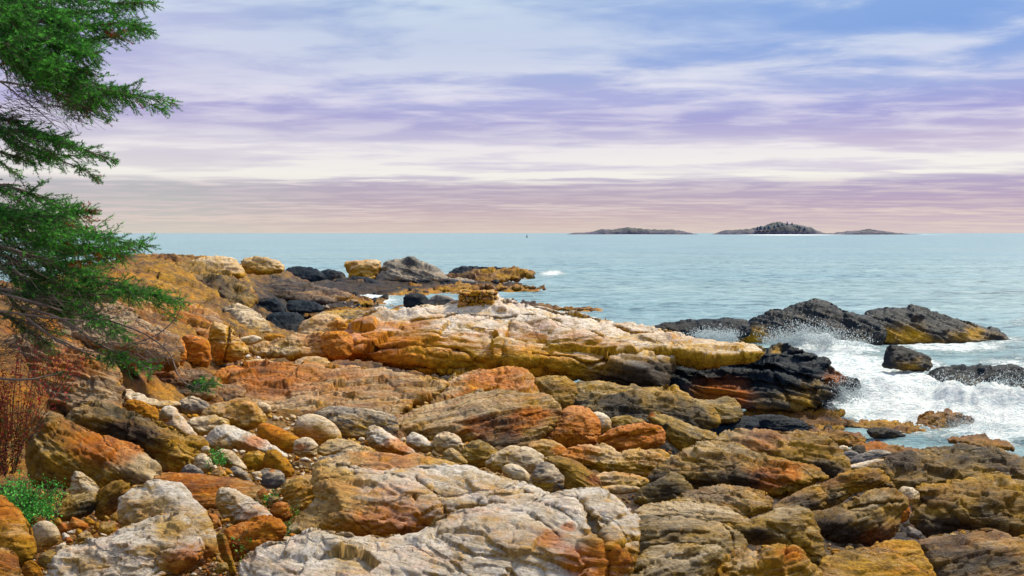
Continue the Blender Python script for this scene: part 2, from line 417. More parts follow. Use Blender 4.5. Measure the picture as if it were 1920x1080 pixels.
def relief(name, outline, kind='tan', Y=None, tilt=48, thick=None, soft=1, chip=1.0, strata=.5, dip=0, cracks=(), patches=(), lum=None,
           seed=None, step=None, edge=.05, back=.8, reg=True, smin=None, parent=None, ybase=None, zoff=0, lay=1.0, push=0, ts=None, mat=None):
    """a stone from its outline: leans back, swells towards the viewer in facets, closed behind"""
    NR[0] += 1; seed = seed if seed is not None else NR[0] * 13
    rs = np.random.RandomState(seed + 5)
    poly = np.array(outline, float)
    if reg: OUTL.append(poly)
    if poly_area(poly) < 0: poly = poly[::-1]
    area = abs(poly_area(poly)); S = math.sqrt(area)
    if reg and poly[:, 1].mean() > 690 and name != 'islet' and S > 18:
        cc = poly.mean(0); poly = cc + (poly - cc) * (1 + min(.08, 7.0 / S))
    if step is None: step = 2.2 if area < 9000 else 2.6
    if area < 900: step = 1.9
    R = rough_outline(poly, step, seed, edge, soft)
    x0, y0 = R.min(0); x1, y1 = R.max(0)
    gx, gy = np.meshgrid(np.arange(x0, x1, step), np.arange(y0, y1, step * .87)); gx = gx + (np.arange(gx.shape[0])[:, None] % 2) * step / 2
    G = np.stack([gx.ravel(), gy.ravel()], -1) + rs.uniform(-.18, .18, (gx.size, 2)) * step
    G = G[inside(G, R)]
    dR = np.full(len(G), 1e9)
    for a, b in zip(R, np.roll(R, -1, 0)): dR = np.minimum(dR, segdist(G, a, b)) if len(G) * len(R) < 6e6 else dR
    G = G[dR > step * .5]
    pts = [Vector(p) for p in np.vstack([R, G])]; nR = len(R)
    res = delaunay_2d_cdt(pts, [(i, (i + 1) % nR) for i in range(nR)], [], 1, 1e-5)
    P = np.array([(v.x, v.y) for v in res[0]]); T = np.array([t for t in res[2] if len(t) == 3])
    # facets from the traced edges
    n = len(poly); mul = rs.uniform(.65, 1.5, n); tt = math.tan(math.radians(tilt))
    edges = []
    for i in range(n):
        a, b = poly[i], poly[(i + 1) % n]; d = b - a; L = np.linalg.norm(d)
        if L < 1: continue
        up = (-d[0] / L) * -1                     # +1: edge faces the top of the picture
        up = d[0] / L
        s = (.75 + .35 * up * 0 + (tt * 1.0 + .15) * max(0, -up) + .9 * max(0, up) + .5 * (1 - abs(up))) * mul[i]
        edges.append((a, b, s))
    T0 = thick if thick is not None else .30 * min(x1 - x0, y1 - y0) / 1.0 * 1.0
    w = T0 * (.05 if chip > .5 else .22)
    acc = 0
    for a, b, s in edges: acc = acc + np.exp(-np.clip(segdist(P, a, b) * s / w, 0, 60))
    h = np.maximum(-np.log(acc + 1e-12) * w, 0)
    dE = np.full(len(P), 1e9)
    for a, b in zip(poly, np.roll(poly, -1, 0)): dE = np.minimum(dE, segdist(P, a, b))
    h = np.minimum(h, dE * 2.5 + .5)
    x = h / T0
    h = T0 * np.sqrt(np.clip(1 - np.clip(1 - x / 1.6, 0, 1) ** 2, 0, 1)) * 1.0
    if chip > .3:
        h2 = T0 * 1.3 * (1 - np.exp(-x * .95)); fq = min(1, (chip - .2) * 1.6); h = h * (1 - fq) + h2 * fq
    h = np.where(x < .001, 0, h)
    isR = np.zeros(len(P), bool); isR[:nR] = True
    h[:nR] = 0
    # cracks and shelves, drawn in the plane of the face
    for cr in cracks:
        pth, wd, dp = cr[0], cr[1], cr[2]
        wob = vnoise(np.stack([P[:, 0] / 14, P[:, 1] / 14, np.zeros(len(P))], -1), seed) * wd * .8
        dd = np.abs(pathdist(P, pth) + wob * .6)
        h = h - dp * T0 * np.exp(-(dd / wd) ** 2) * (~isR)
    bi = int(np.argmax(poly[:, 1])); bp = (float(poly[:, 0].mean()), float(ybase if ybase else poly[bi, 1]))
    if Y is None: Y = ground_hit(bp[0], min(bp[1], 1400)) or 20
    elif name != 'pebble' and bp[1] > 900 and bp[1] < 1200:
        gh = ground_hit(bp[0], min(bp[1], 1120))
        if gh: Y = min(Y, gh * 1.08)
    Y = Y + push
    r0 = ray(*bp); P0 = CAM + r0 * (Y / r0[1]); nrm = np.array([0, -math.cos(math.radians(tilt)), math.sin(math.radians(tilt))])
    rr = ray(P[:, 0], P[:, 1]); t = ((P0 - CAM) @ nrm) / (rr @ nrm)
    mpp = Y / F
    rn = rr / np.linalg.norm(rr, axis=1, keepdims=True)
    PL = CAM + rr * t[:, None]
    Vf = PL - rn * (h * mpp)[:, None]
    bn = np.array([0, .75, -.66])
    Vb = PL + bn * (np.minimum(dE, T0 * 1.2) * back * mpp)[:, None]
    bn_ = np.arange(len(P)); inner = ~isR
    idx = np.cumsum(inner) - 1 + len(P); bmap = np.where(inner, idx, bn_)
    V = np.vstack([Vf, Vb[inner]]); TT = np.vstack([T[:, ::-1], bmap[T]])
    fn = np.cross(V[TT[0, 1]] - V[TT[0, 0]], V[TT[0, 2]] - V[TT[0, 0]])
    if np.median(((np.cross(Vf[T[:, 1]] - Vf[T[:, 0]], Vf[T[:, 2]] - Vf[T[:, 0]])) * rr[T[:, 0]]).sum(-1)) < 0: TT = np.vstack([T, bmap[T][:, ::-1]])
    N = normals(V, TT)
    # stony detail in real depth
    Sm = S * mpp; ctr = V.mean(0); da = math.radians(dip)
    Q = V - ctr; ca, sa = math.cos(da), math.sin(da)
    Q = np.stack([Q[:, 0] * ca - Q[:, 2] * sa, Q[:, 1], Q[:, 0] * sa + Q[:, 2] * ca + Q[:, 1] * (.5 if kind in ('strata', 'purple') else .25)], -1)
    off = rs.uniform(0, 40, 3)
    fs = 3.2 / Sm
    fv, fe = facet(Q * fs * np.array([.8, 1, 1.25]) + off, seed)
    fv2, fe2 = facet(Q * fs * 2.7 * np.array([.7, 1, 1.5]) + off * 2, seed + 9)
    D = chip * Sm * (.060 * fv + .022 * fv2 - .010 * np.exp(-(fe / .07) ** 2) - .006 * np.exp(-(fe2 / .08) ** 2))
    D = D + Sm * .010 * fbm(Q * 3.6 / Sm + off, 4, seed, .5) * (.35 + .65 * min(chip, 1.5))
    if strata > 0:
        wv = fbm(Q * 1.7 / Sm + off, 3, seed + 3, .45)
        lt_ = max(Sm * .085 * lay, 7.0 * mpp)
        D = D + strata * lt_ * .30 * layers(Q[:, 2] / lt_ + wv * .8, seed, .16)
        D = D + strata * lt_ * .16 * layers(Q[:, 2] / (lt_ * .41) + wv * 1.3, seed + 7, .2)
    damp = np.ones(len(V)); damp[:nR] = .5
    V = V + N * (D * damp)[:, None]
    V[:, 2] += zoff
    kd = KIND[kind]; base = np.array(kd[1:5])
    li = np.tile(base, (len(V), 1))
    PP = np.vstack([P, P[inner]])
    for (ax, ay, rad, ch, val) in patches:  # local stains; some dark ones put shade into the colour
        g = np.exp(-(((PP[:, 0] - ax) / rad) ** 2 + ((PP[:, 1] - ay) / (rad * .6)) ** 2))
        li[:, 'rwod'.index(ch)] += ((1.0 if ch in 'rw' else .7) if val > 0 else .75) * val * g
    # tide marks: black lichen, then weed-stained rock, by height over the sea
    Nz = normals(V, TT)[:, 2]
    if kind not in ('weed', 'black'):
        wk = {'white': 1.0, 'cobble': .5, 'gold': .55}.get(kind, .3); li[:, 1] += wk * np.clip((Nz - .5) * .8, -.30, .30) - .04; li[:, 2] -= wk * np.clip((Nz - .5) * .9, -.32, .16)  # up-facing stone whiter, steep stone more ochre: weathering plus painted sky light
    z = V[:, 2] + .15 * fbm(V * .9, 3, 5)
    if kind in ('black',):
        ww = np.clip((.55 - z) / .35, 0, 1); li[:, 3] -= ww * .12; li[:, 2] += ww * .18; li[:, 0] += ww * .1
    elif kind not in ('weed', 'blue') and z.min() < 1.6:
        bb = np.clip((.85 - z) / .35, 0, 1); li[:, 3] += bb * .75; li[:, 1] -= bb * .5
        ww = np.clip((.38 - z) / .2, 0, 1); li[:, 3] -= ww * .55; li[:, 2] += ww * .45
    li = np.clip(li, 0, 1.25)
    tsf = ts if ts else (7.0 / Y) ** .55 * 1.15
    rp = Q * tsf + off
    o = mesh_from(name, V, TT, MAT[mat or kd[0]], {'lich_shade': li, 'rp': rp}, loc=tuple(V.mean(0) * [1, 1, 0] + [0, 0, V[:, 2].min()]) if parent is None else None, parent=parent)
    return o


def rock(label, outline, kind='tan', name='rock', cat='rock', group=None, **kw):
    o = relief(name, outline, kind, **kw); tag(o, label, cat, group); return o


# ------------------------------------------------------------------ ground
gu = np.linspace(-900, 2700, 760); gl = np.exp(np.linspace(math.log(1.2), math.log(135), 620))
UU, YY = np.meshgrid(gu, gl); XX = (UU - 960) / F * YY
Z0 = zg(XX, YY)
Pg = np.stack([XX, YY, Z0], -1).reshape(-1, 3); Yf = YY.ravel()
am = np.clip(Yf / 14, .25, 1.6)
qd = np.stack([Pg[:, 0] - .3 * Pg[:, 1], Pg[:, 1] * 1.15, Pg[:, 2] * 2.0], -1)
fv, fe = facet(qd * .55, 71); fv2, fe2 = facet(qd * 1.7 + 9, 72); fv3, _ = facet(qd * 4.5 + 3, 73)
wz = fbm(Pg * .5, 5, 31)
zz_ = .16 * fv * am + .07 * fv2 * am - .06 * np.exp(-(fe / .06) ** 2) * am - .03 * np.exp(-(fe2 / .08) ** 2) * am + .03 * fv3 + .05 * wz * am + .012 * fbm(Pg * 6, 3, 5)
tl = (Pg[:, 2] + .22 * Pg[:, 0] - .10 * Pg[:, 1] + .25 * wz) / .16
zz_ = zz_ + .055 * layers(tl, 3, .2) * np.clip(Yf / 8, .4, 1.5) + .03 * layers(tl * 2.6, 4, .2)
near = np.clip((11 - Yf) / 3, 0, 1) * np.clip((UU.ravel() * -1 + 1050) / 150, 0, 1)
zz_ = zz_ * (1 - .35 * near) - .06 * near
Pg[:, 2] -= .16 * np.clip((UU.ravel() - 1100) / 120, 0, 1) * np.clip((17 - Yf) / 3, 0, 1)
Pg[:, 2] += zz_ - np.interp(Yf, [4, 10, 22, 34, 60], [.14, .24, .24, .12, .05])
nx, ny = len(gu), len(gl)
ii = np.arange(nx * ny).reshape(ny, nx)
Qd = np.stack([ii[:-1, :-1], ii[:-1, 1:], ii[1:, 1:], ii[1:, :-1]], -1).reshape(-1, 4)
zc = Pg[:, 2][Qd].max(1); Qd = Qd[zc > -1.6]
U = UU.ravel(); li = np.tile([.30, .10, .36, .42], (len(Pg), 1)).astype(float)
PYg = 540 - F * ((Pg[:, 2] - CAMH) * cp + Yf * sp) / (Yf * cp - (Pg[:, 2] - CAMH) * sp)


def lpatch(px, py, rx, ry, ch, v):
    g = np.exp(-(((U - px) / rx) ** 2 + ((PYg - py) / ry) ** 2)); li[:, 'rwod'.index(ch)] += v * g


for a in [(560, 715, 170, 30, 'r', .3), (600, 760, 200, 30, 'w', .15), (150, 660, 200, 120, 'r', .18), (400, 640, 80, 60, 'o', .2), (350, 520, 120, 40, 'o', .3),
          (1300, 780, 160, 60, 'd', .3), (1550, 960, 420, 130, 'd', .25), (1400, 720, 120, 60, 'r', .3), (1700, 900, 160, 60, 'd', .2), (1250, 930, 60, 50, 'd', .5), (1450, 960, 300, 100, 'o', .1),  # dark ones on the right paint shadow into the gaps between ledges
          (560, 560, 120, 40, 'd', .35), (250, 980, 250, 90, 'r', .12)]: lpatch(*a)
zt = Pg[:, 2] + .15 * fbm(Pg * .9, 3, 5)
bb = np.clip((1.15 - zt) / .4, 0, 1); li[:, 3] += bb * .5; li[:, 1] -= bb * .3
ww = np.clip((.45 - zt) / .2, 0, 1) * np.clip((zt + .6) / .2, 0, 1); li[:, 3] -= ww * .5; li[:, 2] += ww * .5; li[:, 0] += ww * .1
tsf = ((7.0 / Yf) ** .45)[:, None]
ang = -.22; Rp = np.stack([Pg[:, 0] * math.cos(ang) + Pg[:, 2] * math.sin(-ang), Pg[:, 1], Pg[:, 2] * math.cos(ang) + Pg[:, 0] * .22 - Pg[:, 1] * .10], -1) * .75
g_ = mesh_from('ground', Pg, Qd, MAT['brown'], {'lich_shade': np.clip(li, 0, 1.25), 'rp': Rp})
tag(g_, 'layered orange and brown bedrock of the sloping shore', kind='structure')

# ------------------------------------------------------------------ rocks, far to near
R = rock
# distant point on the left
R('long ochre crest of bedrock against the water behind the spruce', [(170, 520), (200, 498), (222, 484), (258, 482), (285, 477), (320, 481), (352, 488), (380, 500), (430, 515), (468, 545), (482, 562), (466, 592), (425, 604), (380, 590), (330, 580), (260, 585), (180, 570)], 'brown', tilt=66, Y=30, dip=18, chip=1.4, strata=1.3, patches=[(250, 520, 90, 'r', .25), (420, 560, 60, 'd', .35), (340, 530, 80, 'd', .2), (210, 540, 60, 'w', -.2)], name='ledge', cat='ledge')
R('golden rounded ledge on the skyline left of the blocky one', [(352, 492), (378, 481), (420, 479), (448, 490), (462, 512), (455, 524), (415, 520), (375, 508)], 'gold', tilt=45, Y=34, name='ledge', cat='ledge', patches=[(400, 490, 60, 'w', .2)])
R('pale golden block with a rounded top at the right end of the skyline ledges', [(450, 493), (460, 483), (480, 481), (505, 483), (530, 494), (537, 509), (500, 516), (463, 513), (455, 505)], 'gold', tilt=35, Y=36, patches=[(480, 488, 30, 'w', .3)])
R('dark violet sloping slab below the golden skyline block', [(436, 520), (470, 511), (540, 523), (600, 537), (665, 551), (650, 562), (600, 572), (560, 568), (520, 558), (475, 552), (450, 538)], 'purple', tilt=72, Y=40, patches=[(520, 540, 120, 'd', .45)], name='slab', cat='slab')
R('small dark rocks in a line left of the stacked pale block', [(535, 503), (565, 498), (600, 506), (610, 520), (590, 530), (560, 526), (536, 516)], 'black', tilt=50, Y=66)
R('dark rock with a yellow flank directly left of the stacked pale block', [(592, 510), (618, 504), (644, 510), (652, 528), (630, 538), (596, 534)], 'black', tilt=45, Y=69, patches=[(640, 520, 20, 'o', .6)])
R('pale flat-topped layered block standing on the far point', [(644, 494), (657, 488), (712, 487), (715, 502), (714, 532), (690, 538), (654, 536), (652, 510)], 'gold', tilt=18, Y=72, strata=1.6, dip=-4, patches=[(680, 490, 30, 'w', .5)], thick=22)
R('dark blue grey dome, highest rock of the far point', [(700, 530), (708, 515), (716, 505), (722, 489), (745, 484), (776, 484), (805, 496), (830, 511), (852, 526), (840, 536), (780, 540), (730, 538)], 'grey', tilt=45, Y=71, strata=1.2, dip=22, patches=[(770, 500, 60, 'd', .45), (760, 515, 30, 'w', .1)])
R('low knobbly black rocks on the outer part of the far point', [(838, 512), (858, 500), (880, 498), (905, 500), (935, 501), (965, 505), (950, 514), (900, 520), (850, 522)], 'black', tilt=55, Y=82, strata=1)
R('lower violet grey shoulder in front of the far dome', [(770, 533), (800, 522), (845, 520), (880, 522), (900, 530), (880, 540), (820, 545), (780, 542)], 'grey', tilt=60, Y=70, patches=[(820, 530, 60, 'd', .3)])
R('dark blocky rock above the cove below the stacked pale block', [(600, 540), (625, 525), (665, 518), (700, 522), (720, 535), (715, 547), (660, 548), (615, 548)], 'black', tilt=45, Y=67, patches=[(680, 540, 30, 'o', .4)])
# cove
R('blue grey boulder left of the dark pair beside the cairn', [(757, 578), (756, 553), (773, 549), (795, 552), (806, 563), (803, 580), (780, 582)], 'black', tilt=25, Y=38, patches=[(780, 565, 30, 'w', .25)])
R('brown grey boulder right beside the stone cairn', [(798, 580), (803, 560), (820, 553), (843, 555), (857, 566), (858, 581), (830, 584)], 'grey', tilt=25, Y=37.5, patches=[(830, 560, 20, 'd', .3)])
R('grey dark-topped boulder at the foot of the golden ledge, above the pebble gap', [(416, 582), (440, 569), (463, 574), (487, 588), (507, 608), (514, 627), (490, 633), (450, 632), (430, 622)], 'grey', tilt=40, Y=27, patches=[(450, 595, 40, 'w', .4), (480, 615, 40, 'o', .3)])
R('blue black block beyond the grey boulder', [(465, 574), (478, 562), (500, 557), (520, 560), (538, 573), (535, 588), (505, 594), (480, 588)], 'black', tilt=40, Y=36, patches=[(490, 560, 16, 'o', .5)])
R('low slate coloured slab with parallel grain right of the blue black block', [(536, 568), (550, 562), (580, 563), (607, 574), (608, 584), (570, 588), (540, 585)], 'black', tilt=60, Y=38, patches=[(575, 570, 40, 'w', .3)], strata=1)
R('dark green wet hollow rock under the slate slab', [(495, 594), (520, 584), (560, 586), (572, 600), (564, 620), (550, 630), (520, 628), (505, 612)], 'black', tilt=55, Y=30, patches=[(530, 600, 40, 'o', .15)])
R('low seaweed-edged grey slab behind the left end of the long pale ledge', [(575, 600), (600, 585), (640, 580), (690, 582), (715, 590), (700, 602), (640, 606)], 'grey', tilt=68, Y=31, patches=[(640, 590, 50, 'o', .4), (660, 598, 30, 'd', .4)])
# left slope below the crest
R('broad golden orange slab sloping down below the crest ledge', [(150, 560), (230, 545), (300, 553), (360, 568), (405, 585), (415, 605), (430, 625), (445, 655), (430, 690), (395, 682), (385, 660), (350, 640), (300, 620), (220, 610), (160, 600)], 'purple', tilt=62, Y=20, dip=20, chip=1.3, patches=[(330, 600, 70, 'r', .25), (340, 570, 90, 'o', .35), (400, 640, 40, 'r', .25)], name='slab', cat='slab', strata=.8)
R('upright orange block with a red stain at the end of the golden slab', [(340, 625), (372, 632), (396, 640), (396, 680), (388, 692), (352, 690), (344, 660)], 'rusty', tilt=20, Y=16.8, patches=[(360, 650, 14, 'r', .6)])
R('cracked ochre block with grey streaks right of the upright orange block', [(393, 600), (430, 610), (452, 640), (468, 655), (460, 672), (430, 682), (400, 686), (394, 650)], 'gold', tilt=28, Y=17.4, patches=[(410, 665, 20, 'r', .4), (445, 665, 16, 'w', .4)], cracks=[([(430, 612), (428, 640), (420, 680)], 2.5, .7)])
R('rounded pinkish orange block behind the drooping spruce twigs', [(290, 640), (300, 628), (330, 626), (346, 640), (352, 665), (340, 690), (300, 690), (280, 668)], 'rusty', tilt=30, Y=15.8, patches=[(320, 640, 20, 'w', .3)])
R('long violet brown slab running under the spruce branches', [(-60, 560), (40, 520), (140, 535), (240, 580), (300, 612), (345, 640), (330, 690), (260, 690), (160, 665), (60, 640), (-60, 640)], 'purple', tilt=60, Y=13, dip=18, strata=1, patches=[(200, 600, 60, 'w', .25), (100, 550, 60, 'r', .2), (260, 640, 40, 'r', .2)], name='slab', cat='slab')
R('violet grey cliff foot behind the berry bush', [(-60, 650), (60, 630), (150, 650), (210, 680), (228, 720), (225, 770), (180, 785), (100, 780), (20, 770), (-60, 760)], 'purple', tilt=42, Y=10.4, dip=14, strata=.8, patches=[(120, 680, 60, 'r', .3), (190, 740, 40, 'w', .15)], name='ledge', cat='ledge')
R('dark violet layered ledge behind the low spruce tuft', [(205, 690), (260, 684), (330, 690), (390, 700), (410, 720), (400, 745), (350, 752), (290, 752), (230, 738), (210, 715)], 'purple', tilt=50, Y=13.8, strata=1.5, patches=[(260, 735, 50, 'd', .4), (340, 740, 40, 'd', .2), (300, 700, 40, 'r', .25)], name='ledge', cat='ledge')
R('rounded orange hump on the layered slab right of the low spruce tuft', [(398, 706), (415, 692), (440, 686), (458, 694), (462, 715), (448, 730), (415, 735), (398, 722)], 'rusty', tilt=45, Y=15.6, patches=[(425, 715, 16, 'r', .4)])
R('violet brown low rock below the orange hump', [(375, 735), (400, 722), (440, 722), (462, 735), (450, 758), (400, 760), (375, 752)], 'purple', tilt=55, Y=14.4, strata=.8)
# layered slab in the middle ground
R('wide flat slab of fine orange and grey layers across the middle', [(440, 700), (470, 680), (540, 678), (630, 688), (720, 694), (800, 708), (840, 720), (810, 742), (770, 765), (730, 785), (640, 782), (560, 780), (500, 772), (450, 758), (436, 730)], 'strata', tilt=72, Y=14.2, dip=-4, strata=1.3, chip=.9, patches=[(500, 705, 60, 'r', .55), (620, 720, 100, 'r', .18), (560, 750, 90, 'w', .3), (680, 735, 80, 'w', .2)], name='slab', cat='slab', thick=22, lay=.75)
R('pale low hump on the slab below the left end of the long ledge', [(541, 684), (565, 670), (593, 666), (620, 676), (632, 691), (590, 696), (555, 693)], 'gold', tilt=55, Y=17.6, patches=[(590, 672, 30, 'w', .5)])
R('thin pale shelf left of the pale low hump', [(455, 677), (480, 672), (510, 676), (528, 688), (500, 692), (462, 686)], 'gold', tilt=60, Y=17.8, patches=[(490, 678, 30, 'w', .4)])
# the long pale ledge
R('long pale whale-backed ledge crossing the middle of the shore', [(560, 640), (575, 620), (610, 604), (645, 604), (680, 596), (720, 583), (760, 578), (800, 577), (860, 574), (930, 571), (985, 575), (1040, 588), (1100, 598), (1160, 607), (1205, 611), (1240, 622), (1300, 632), (1370, 640), (1415, 648), (1436, 660), (1410, 676), (1350, 682), (1300, 680), (1266, 676), (1262, 705), (1256, 738), (1200, 728), (1140, 722), (1080, 714), (1010, 706), (940, 700), (880, 694), (800, 702), (740, 698), (690, 690), (650, 676), (600, 672), (568, 660)],
  'white', tilt=56, Y=19.6, dip=5, soft=2, chip=.7, strata=.5, lay=.9, thick=62, name='ledge', cat='ledge',
  cracks=[([(640, 652), (700, 655), (775, 653), (830, 655), (870, 662), (900, 680), (940, 688), (1010, 690), (1060, 704)], 3.2, .42), ([(640, 683), (720, 690), (780, 686), (860, 690)], 3, .25), ([(958, 606), (948, 632), (942, 668)], 2.0, .16),
          ([(1000, 667), (1070, 672), (1105, 684), (1150, 672), (1210, 664), (1258, 668)], 2.6, .3), ([(770, 604), (820, 602), (870, 592), (940, 600), (1000, 596), (1050, 606)], 2, .14), ([(640, 608), (665, 632), (700, 645)], 2, .15),
          ([(1150, 616), (1190, 628), (1260, 628)], 2.4, .2), ([(1110, 600), (1160, 618), (1240, 652)], 2, .1), ([(1000, 590), (1060, 612), (1130, 640)], 2, .12)],
  patches=[(640, 620, 70, 'o', .2), (640, 650, 40, 'r', .5), (700, 670, 90, 'r', .2), (800, 672, 120, 'o', .2), (780, 668, 120, 'w', -.6), (900, 630, 320, 'w', -.32), (900, 610, 140, 'w', .1), (900, 640, 320, 'o', -.06), (700, 665, 120, 'r', .25), (1000, 690, 140, 'r', .15), (750, 625, 80, 'o', .3), (1300, 650, 110, 'o', .25), (1330, 655, 110, 'w', -.3), (1330, 665, 100, 'd', .3), (1190, 712, 70, 'd', .9), (1250, 705, 40, 'd', .8), (1100, 712, 60, 'd', .5), (1130, 700, 190, 'w', -.5), (1130, 700, 120, 'o', .3), (1400, 665, 90, 'o', .2), (1420, 665, 90, 'w', -.4), (960, 693, 120, 'w', -.5), (960, 690, 100, 'o', .3)])
R('dark seaward end of the long ledge, black above and orange below', [(1222, 680), (1258, 664), (1300, 672), (1350, 676), (1400, 672), (1425, 650), (1455, 642), (1482, 654), (1520, 664), (1553, 680), (1556, 690), (1595, 700), (1612, 718), (1604, 730), (1568, 738), (1548, 758), (1520, 768), (1440, 772), (1370, 764), (1310, 752), (1250, 744), (1226, 735)],
  'black', tilt=48, Y=20.6, dip=12, soft=1, chip=.6, strata=1.7, lay=1.3, thick=42, name='ledge', cat='ledge',
  cracks=[([(1262, 678), (1350, 684), (1450, 692), (1500, 706), (1560, 716)], 4, .45), ([(1300, 712), (1400, 716), (1470, 726), (1540, 734)], 3.5, .4), ([(1440, 690), (1460, 720), (1480, 752)], 3, .3), ([(1350, 680), (1460, 668), (1530, 676)], 3, .3)],
  patches=[(1350, 738, 70, 'r', .9), (1350, 738, 70, 'd', -.6), (1430, 756, 70, 'o', .3), (1430, 758, 70, 'd', -.3), (1510, 745, 50, 'o', .5), (1510, 745, 50, 'd', -.5), (1400, 695, 160, 'd', .2), (1400, 695, 160, 'o', -.2), (1565, 706, 30, 'r', .6), (1565, 706, 30, 'd', -.6), (1455, 652, 20, 'o', .8), (1455, 650, 20, 'd', -.7)])
R('knobbly golden heap of blocks at the left end of the long ledge', [(463, 660), (475, 646), (500, 640), (530, 632), (562, 626), (600, 624), (640, 630), (655, 650), (645, 668), (600, 674), (540, 672), (490, 670)], 'gold', tilt=50, Y=19.0, chip=1.6, dip=-6, patches=[(500, 650, 40, 'w', .4), (580, 640, 40, 'w', .35), (620, 655, 30, 'r', .4)])
R('white-topped ochre block just above the knobbly golden heap', [(556, 630), (562, 606), (585, 592), (625, 588), (655, 600), (650, 618), (622, 634), (590, 640)], 'gold', tilt=40, Y=20.2, patches=[(600, 612, 40, 'w', .45), (630, 610, 20, 'r', .3)])
R('small orange block wedged between the golden heap and the long ledge', [(600, 630), (620, 620), (655, 622), (668, 645), (655, 672), (625, 676), (606, 660)], 'rusty', tilt=38, Y=18.8)
R('smooth pale stone in the pebble gap, left one of two', [(446, 640), (452, 632), (475, 628), (492, 633), (488, 642), (465, 648)], 'cobble', Y=19.8, tilt=30, chip=.2, strata=0, soft=2)
R('smooth orange stone in the pebble gap, right one of two', [(492, 634), (500, 627), (520, 625), (540, 632), (530, 640), (505, 641)], 'cobblegold', Y=20, tilt=30, chip=.2, strata=0, soft=2)
# slabs between the long ledge and the foreground
R('folded orange rock curling over in front of the long ledge', [(798, 748), (815, 728), (845, 712), (880, 698), (920, 691), (955, 689), (985, 694), (1000, 710), (1006, 726), (1026, 740), (1000, 752), (940, 752), (880, 762), (830, 772), (800, 764)], 'gold', tilt=58, Y=15.4, dip=-12, strata=1.5, lay=.8, patches=[(940, 705, 60, 'r', .3), (900, 735, 60, 'r', .35), (860, 715, 40, 'w', .25)])
R('brown three-cornered rock right of the folded orange rock', [(1000, 712), (1030, 706), (1062, 708), (1080, 722), (1078, 752), (1060, 772), (1036, 772), (1022, 745)], 'brown', tilt=35, Y=15.2, patches=[(1060, 715, 20, 'o', .3)])
R('big dipping slab of fine grey-brown layers with red lichen, left of the red and white heap', [(736, 784), (765, 772), (800, 762), (857, 743), (913, 736), (980, 732), (1022, 742), (1050, 764), (1040, 795), (1010, 826), (985, 845), (930, 850), (885, 832), (847, 822), (780, 826), (744, 816)], 'strata', tilt=56, Y=11.6, dip=-16, strata=1.1, lay=.8, chip=.6, name='slab', cat='slab',
  cracks=[([(850, 795), (920, 788), (1000, 778), (1045, 765)], 2.2, .25)], patches=[(985, 783, 22, 'r', .9), (1010, 775, 20, 'r', .6), (900, 800, 26, 'r', .6), (960, 808, 16, 'r', .7), (850, 765, 80, 'w', .3), (940, 815, 60, 'd', .35)])
R('long olive ledge behind the curved olive slab, under the black foot of the long ledge', [(1070, 756), (1074, 730), (1085, 716), (1110, 714), (1160, 722), (1215, 728), (1250, 742), (1235, 760), (1160, 772), (1100, 776)], 'olive', tilt=60, Y=16.6, dip=8, strata=1, patches=[(1100, 745, 40, 'd', .35)], name='ledge', cat='ledge')
R('curved olive slab with a dark shaded belly in the middle right', [(1100, 765), (1125, 748), (1165, 738), (1200, 730), (1240, 724), (1268, 728), (1300, 746), (1335, 770), (1345, 790), (1310, 806), (1260, 812), (1190, 806), (1130, 792)], 'olive', tilt=50, Y=14.9, dip=10, strata=.8, patches=[(1170, 775, 60, 'd', .6), (1270, 790, 50, 'd', .5), (1250, 740, 60, 'o', .3)], name='slab', cat='slab')  # belly shade laid into the colour as dark patches
R('cracked olive grey ledge joining the curved slab to the seaweed', [(1330, 752), (1370, 745), (1385, 758), (1392, 780), (1375, 792), (1345, 792), (1300, 770), (1290, 748)], 'olive', tilt=50, Y=17)
R('teal black wet rock low beside the olive slab', [(1280, 790), (1310, 782), (1345, 784), (1390, 780), (1415, 786), (1420, 802), (1395, 820), (1340, 824), (1300, 815)], 'black', tilt=55, Y=16.8)
R('long black wet slab between the olive slab and the golden seaweed', [(1398, 790), (1410, 781), (1440, 778), (1482, 783), (1510, 793), (1513, 808), (1475, 815), (1430, 808), (1405, 802)], 'black', tilt=40, Y=18, strata=1.2, name='slab', cat='slab', patches=[(1440, 785, 30, 'w', .15)])
R('leaning olive slab over a dark gap', [(1216, 788), (1226, 773), (1253, 780), (1293, 797), (1327, 810), (1354, 823), (1330, 836), (1285, 848), (1255, 830), (1236, 810)], 'olive', tilt=38, Y=13.2, dip=22, strata=1, name='slab', cat='slab', patches=[(1240, 805, 20, 'd', .4), (1222, 778, 8, 'r', .8)])
R('small olive rock above the red slab', [(1143, 789), (1152, 782), (1175, 780), (1200, 785), (1212, 795), (1190, 806), (1155, 805)], 'olive', tilt=40, Y=13.2)
R('orange red and white lumpy boulder topping the red heap', [(1008, 825), (1020, 805), (1040, 788), (1057, 771), (1073, 762), (1093, 765), (1110, 777), (1123, 797), (1120, 827), (1093, 842), (1063, 836), (1033, 838)], 'rusty', tilt=38, Y=12.0, chip=.8, patches=[(1070, 775, 30, 'w', .5), (1105, 805, 20, 'r', .6), (1040, 800, 24, 'w', .2)])
R('white rounded stone tucked behind the red heap', [(1104, 778), (1118, 772), (1134, 776), (1145, 790), (1146, 806), (1125, 812), (1110, 798)], 'cobble', tilt=25, Y=12.5, chip=.4, patches=[(1125, 785, 20, 'w', .5)])
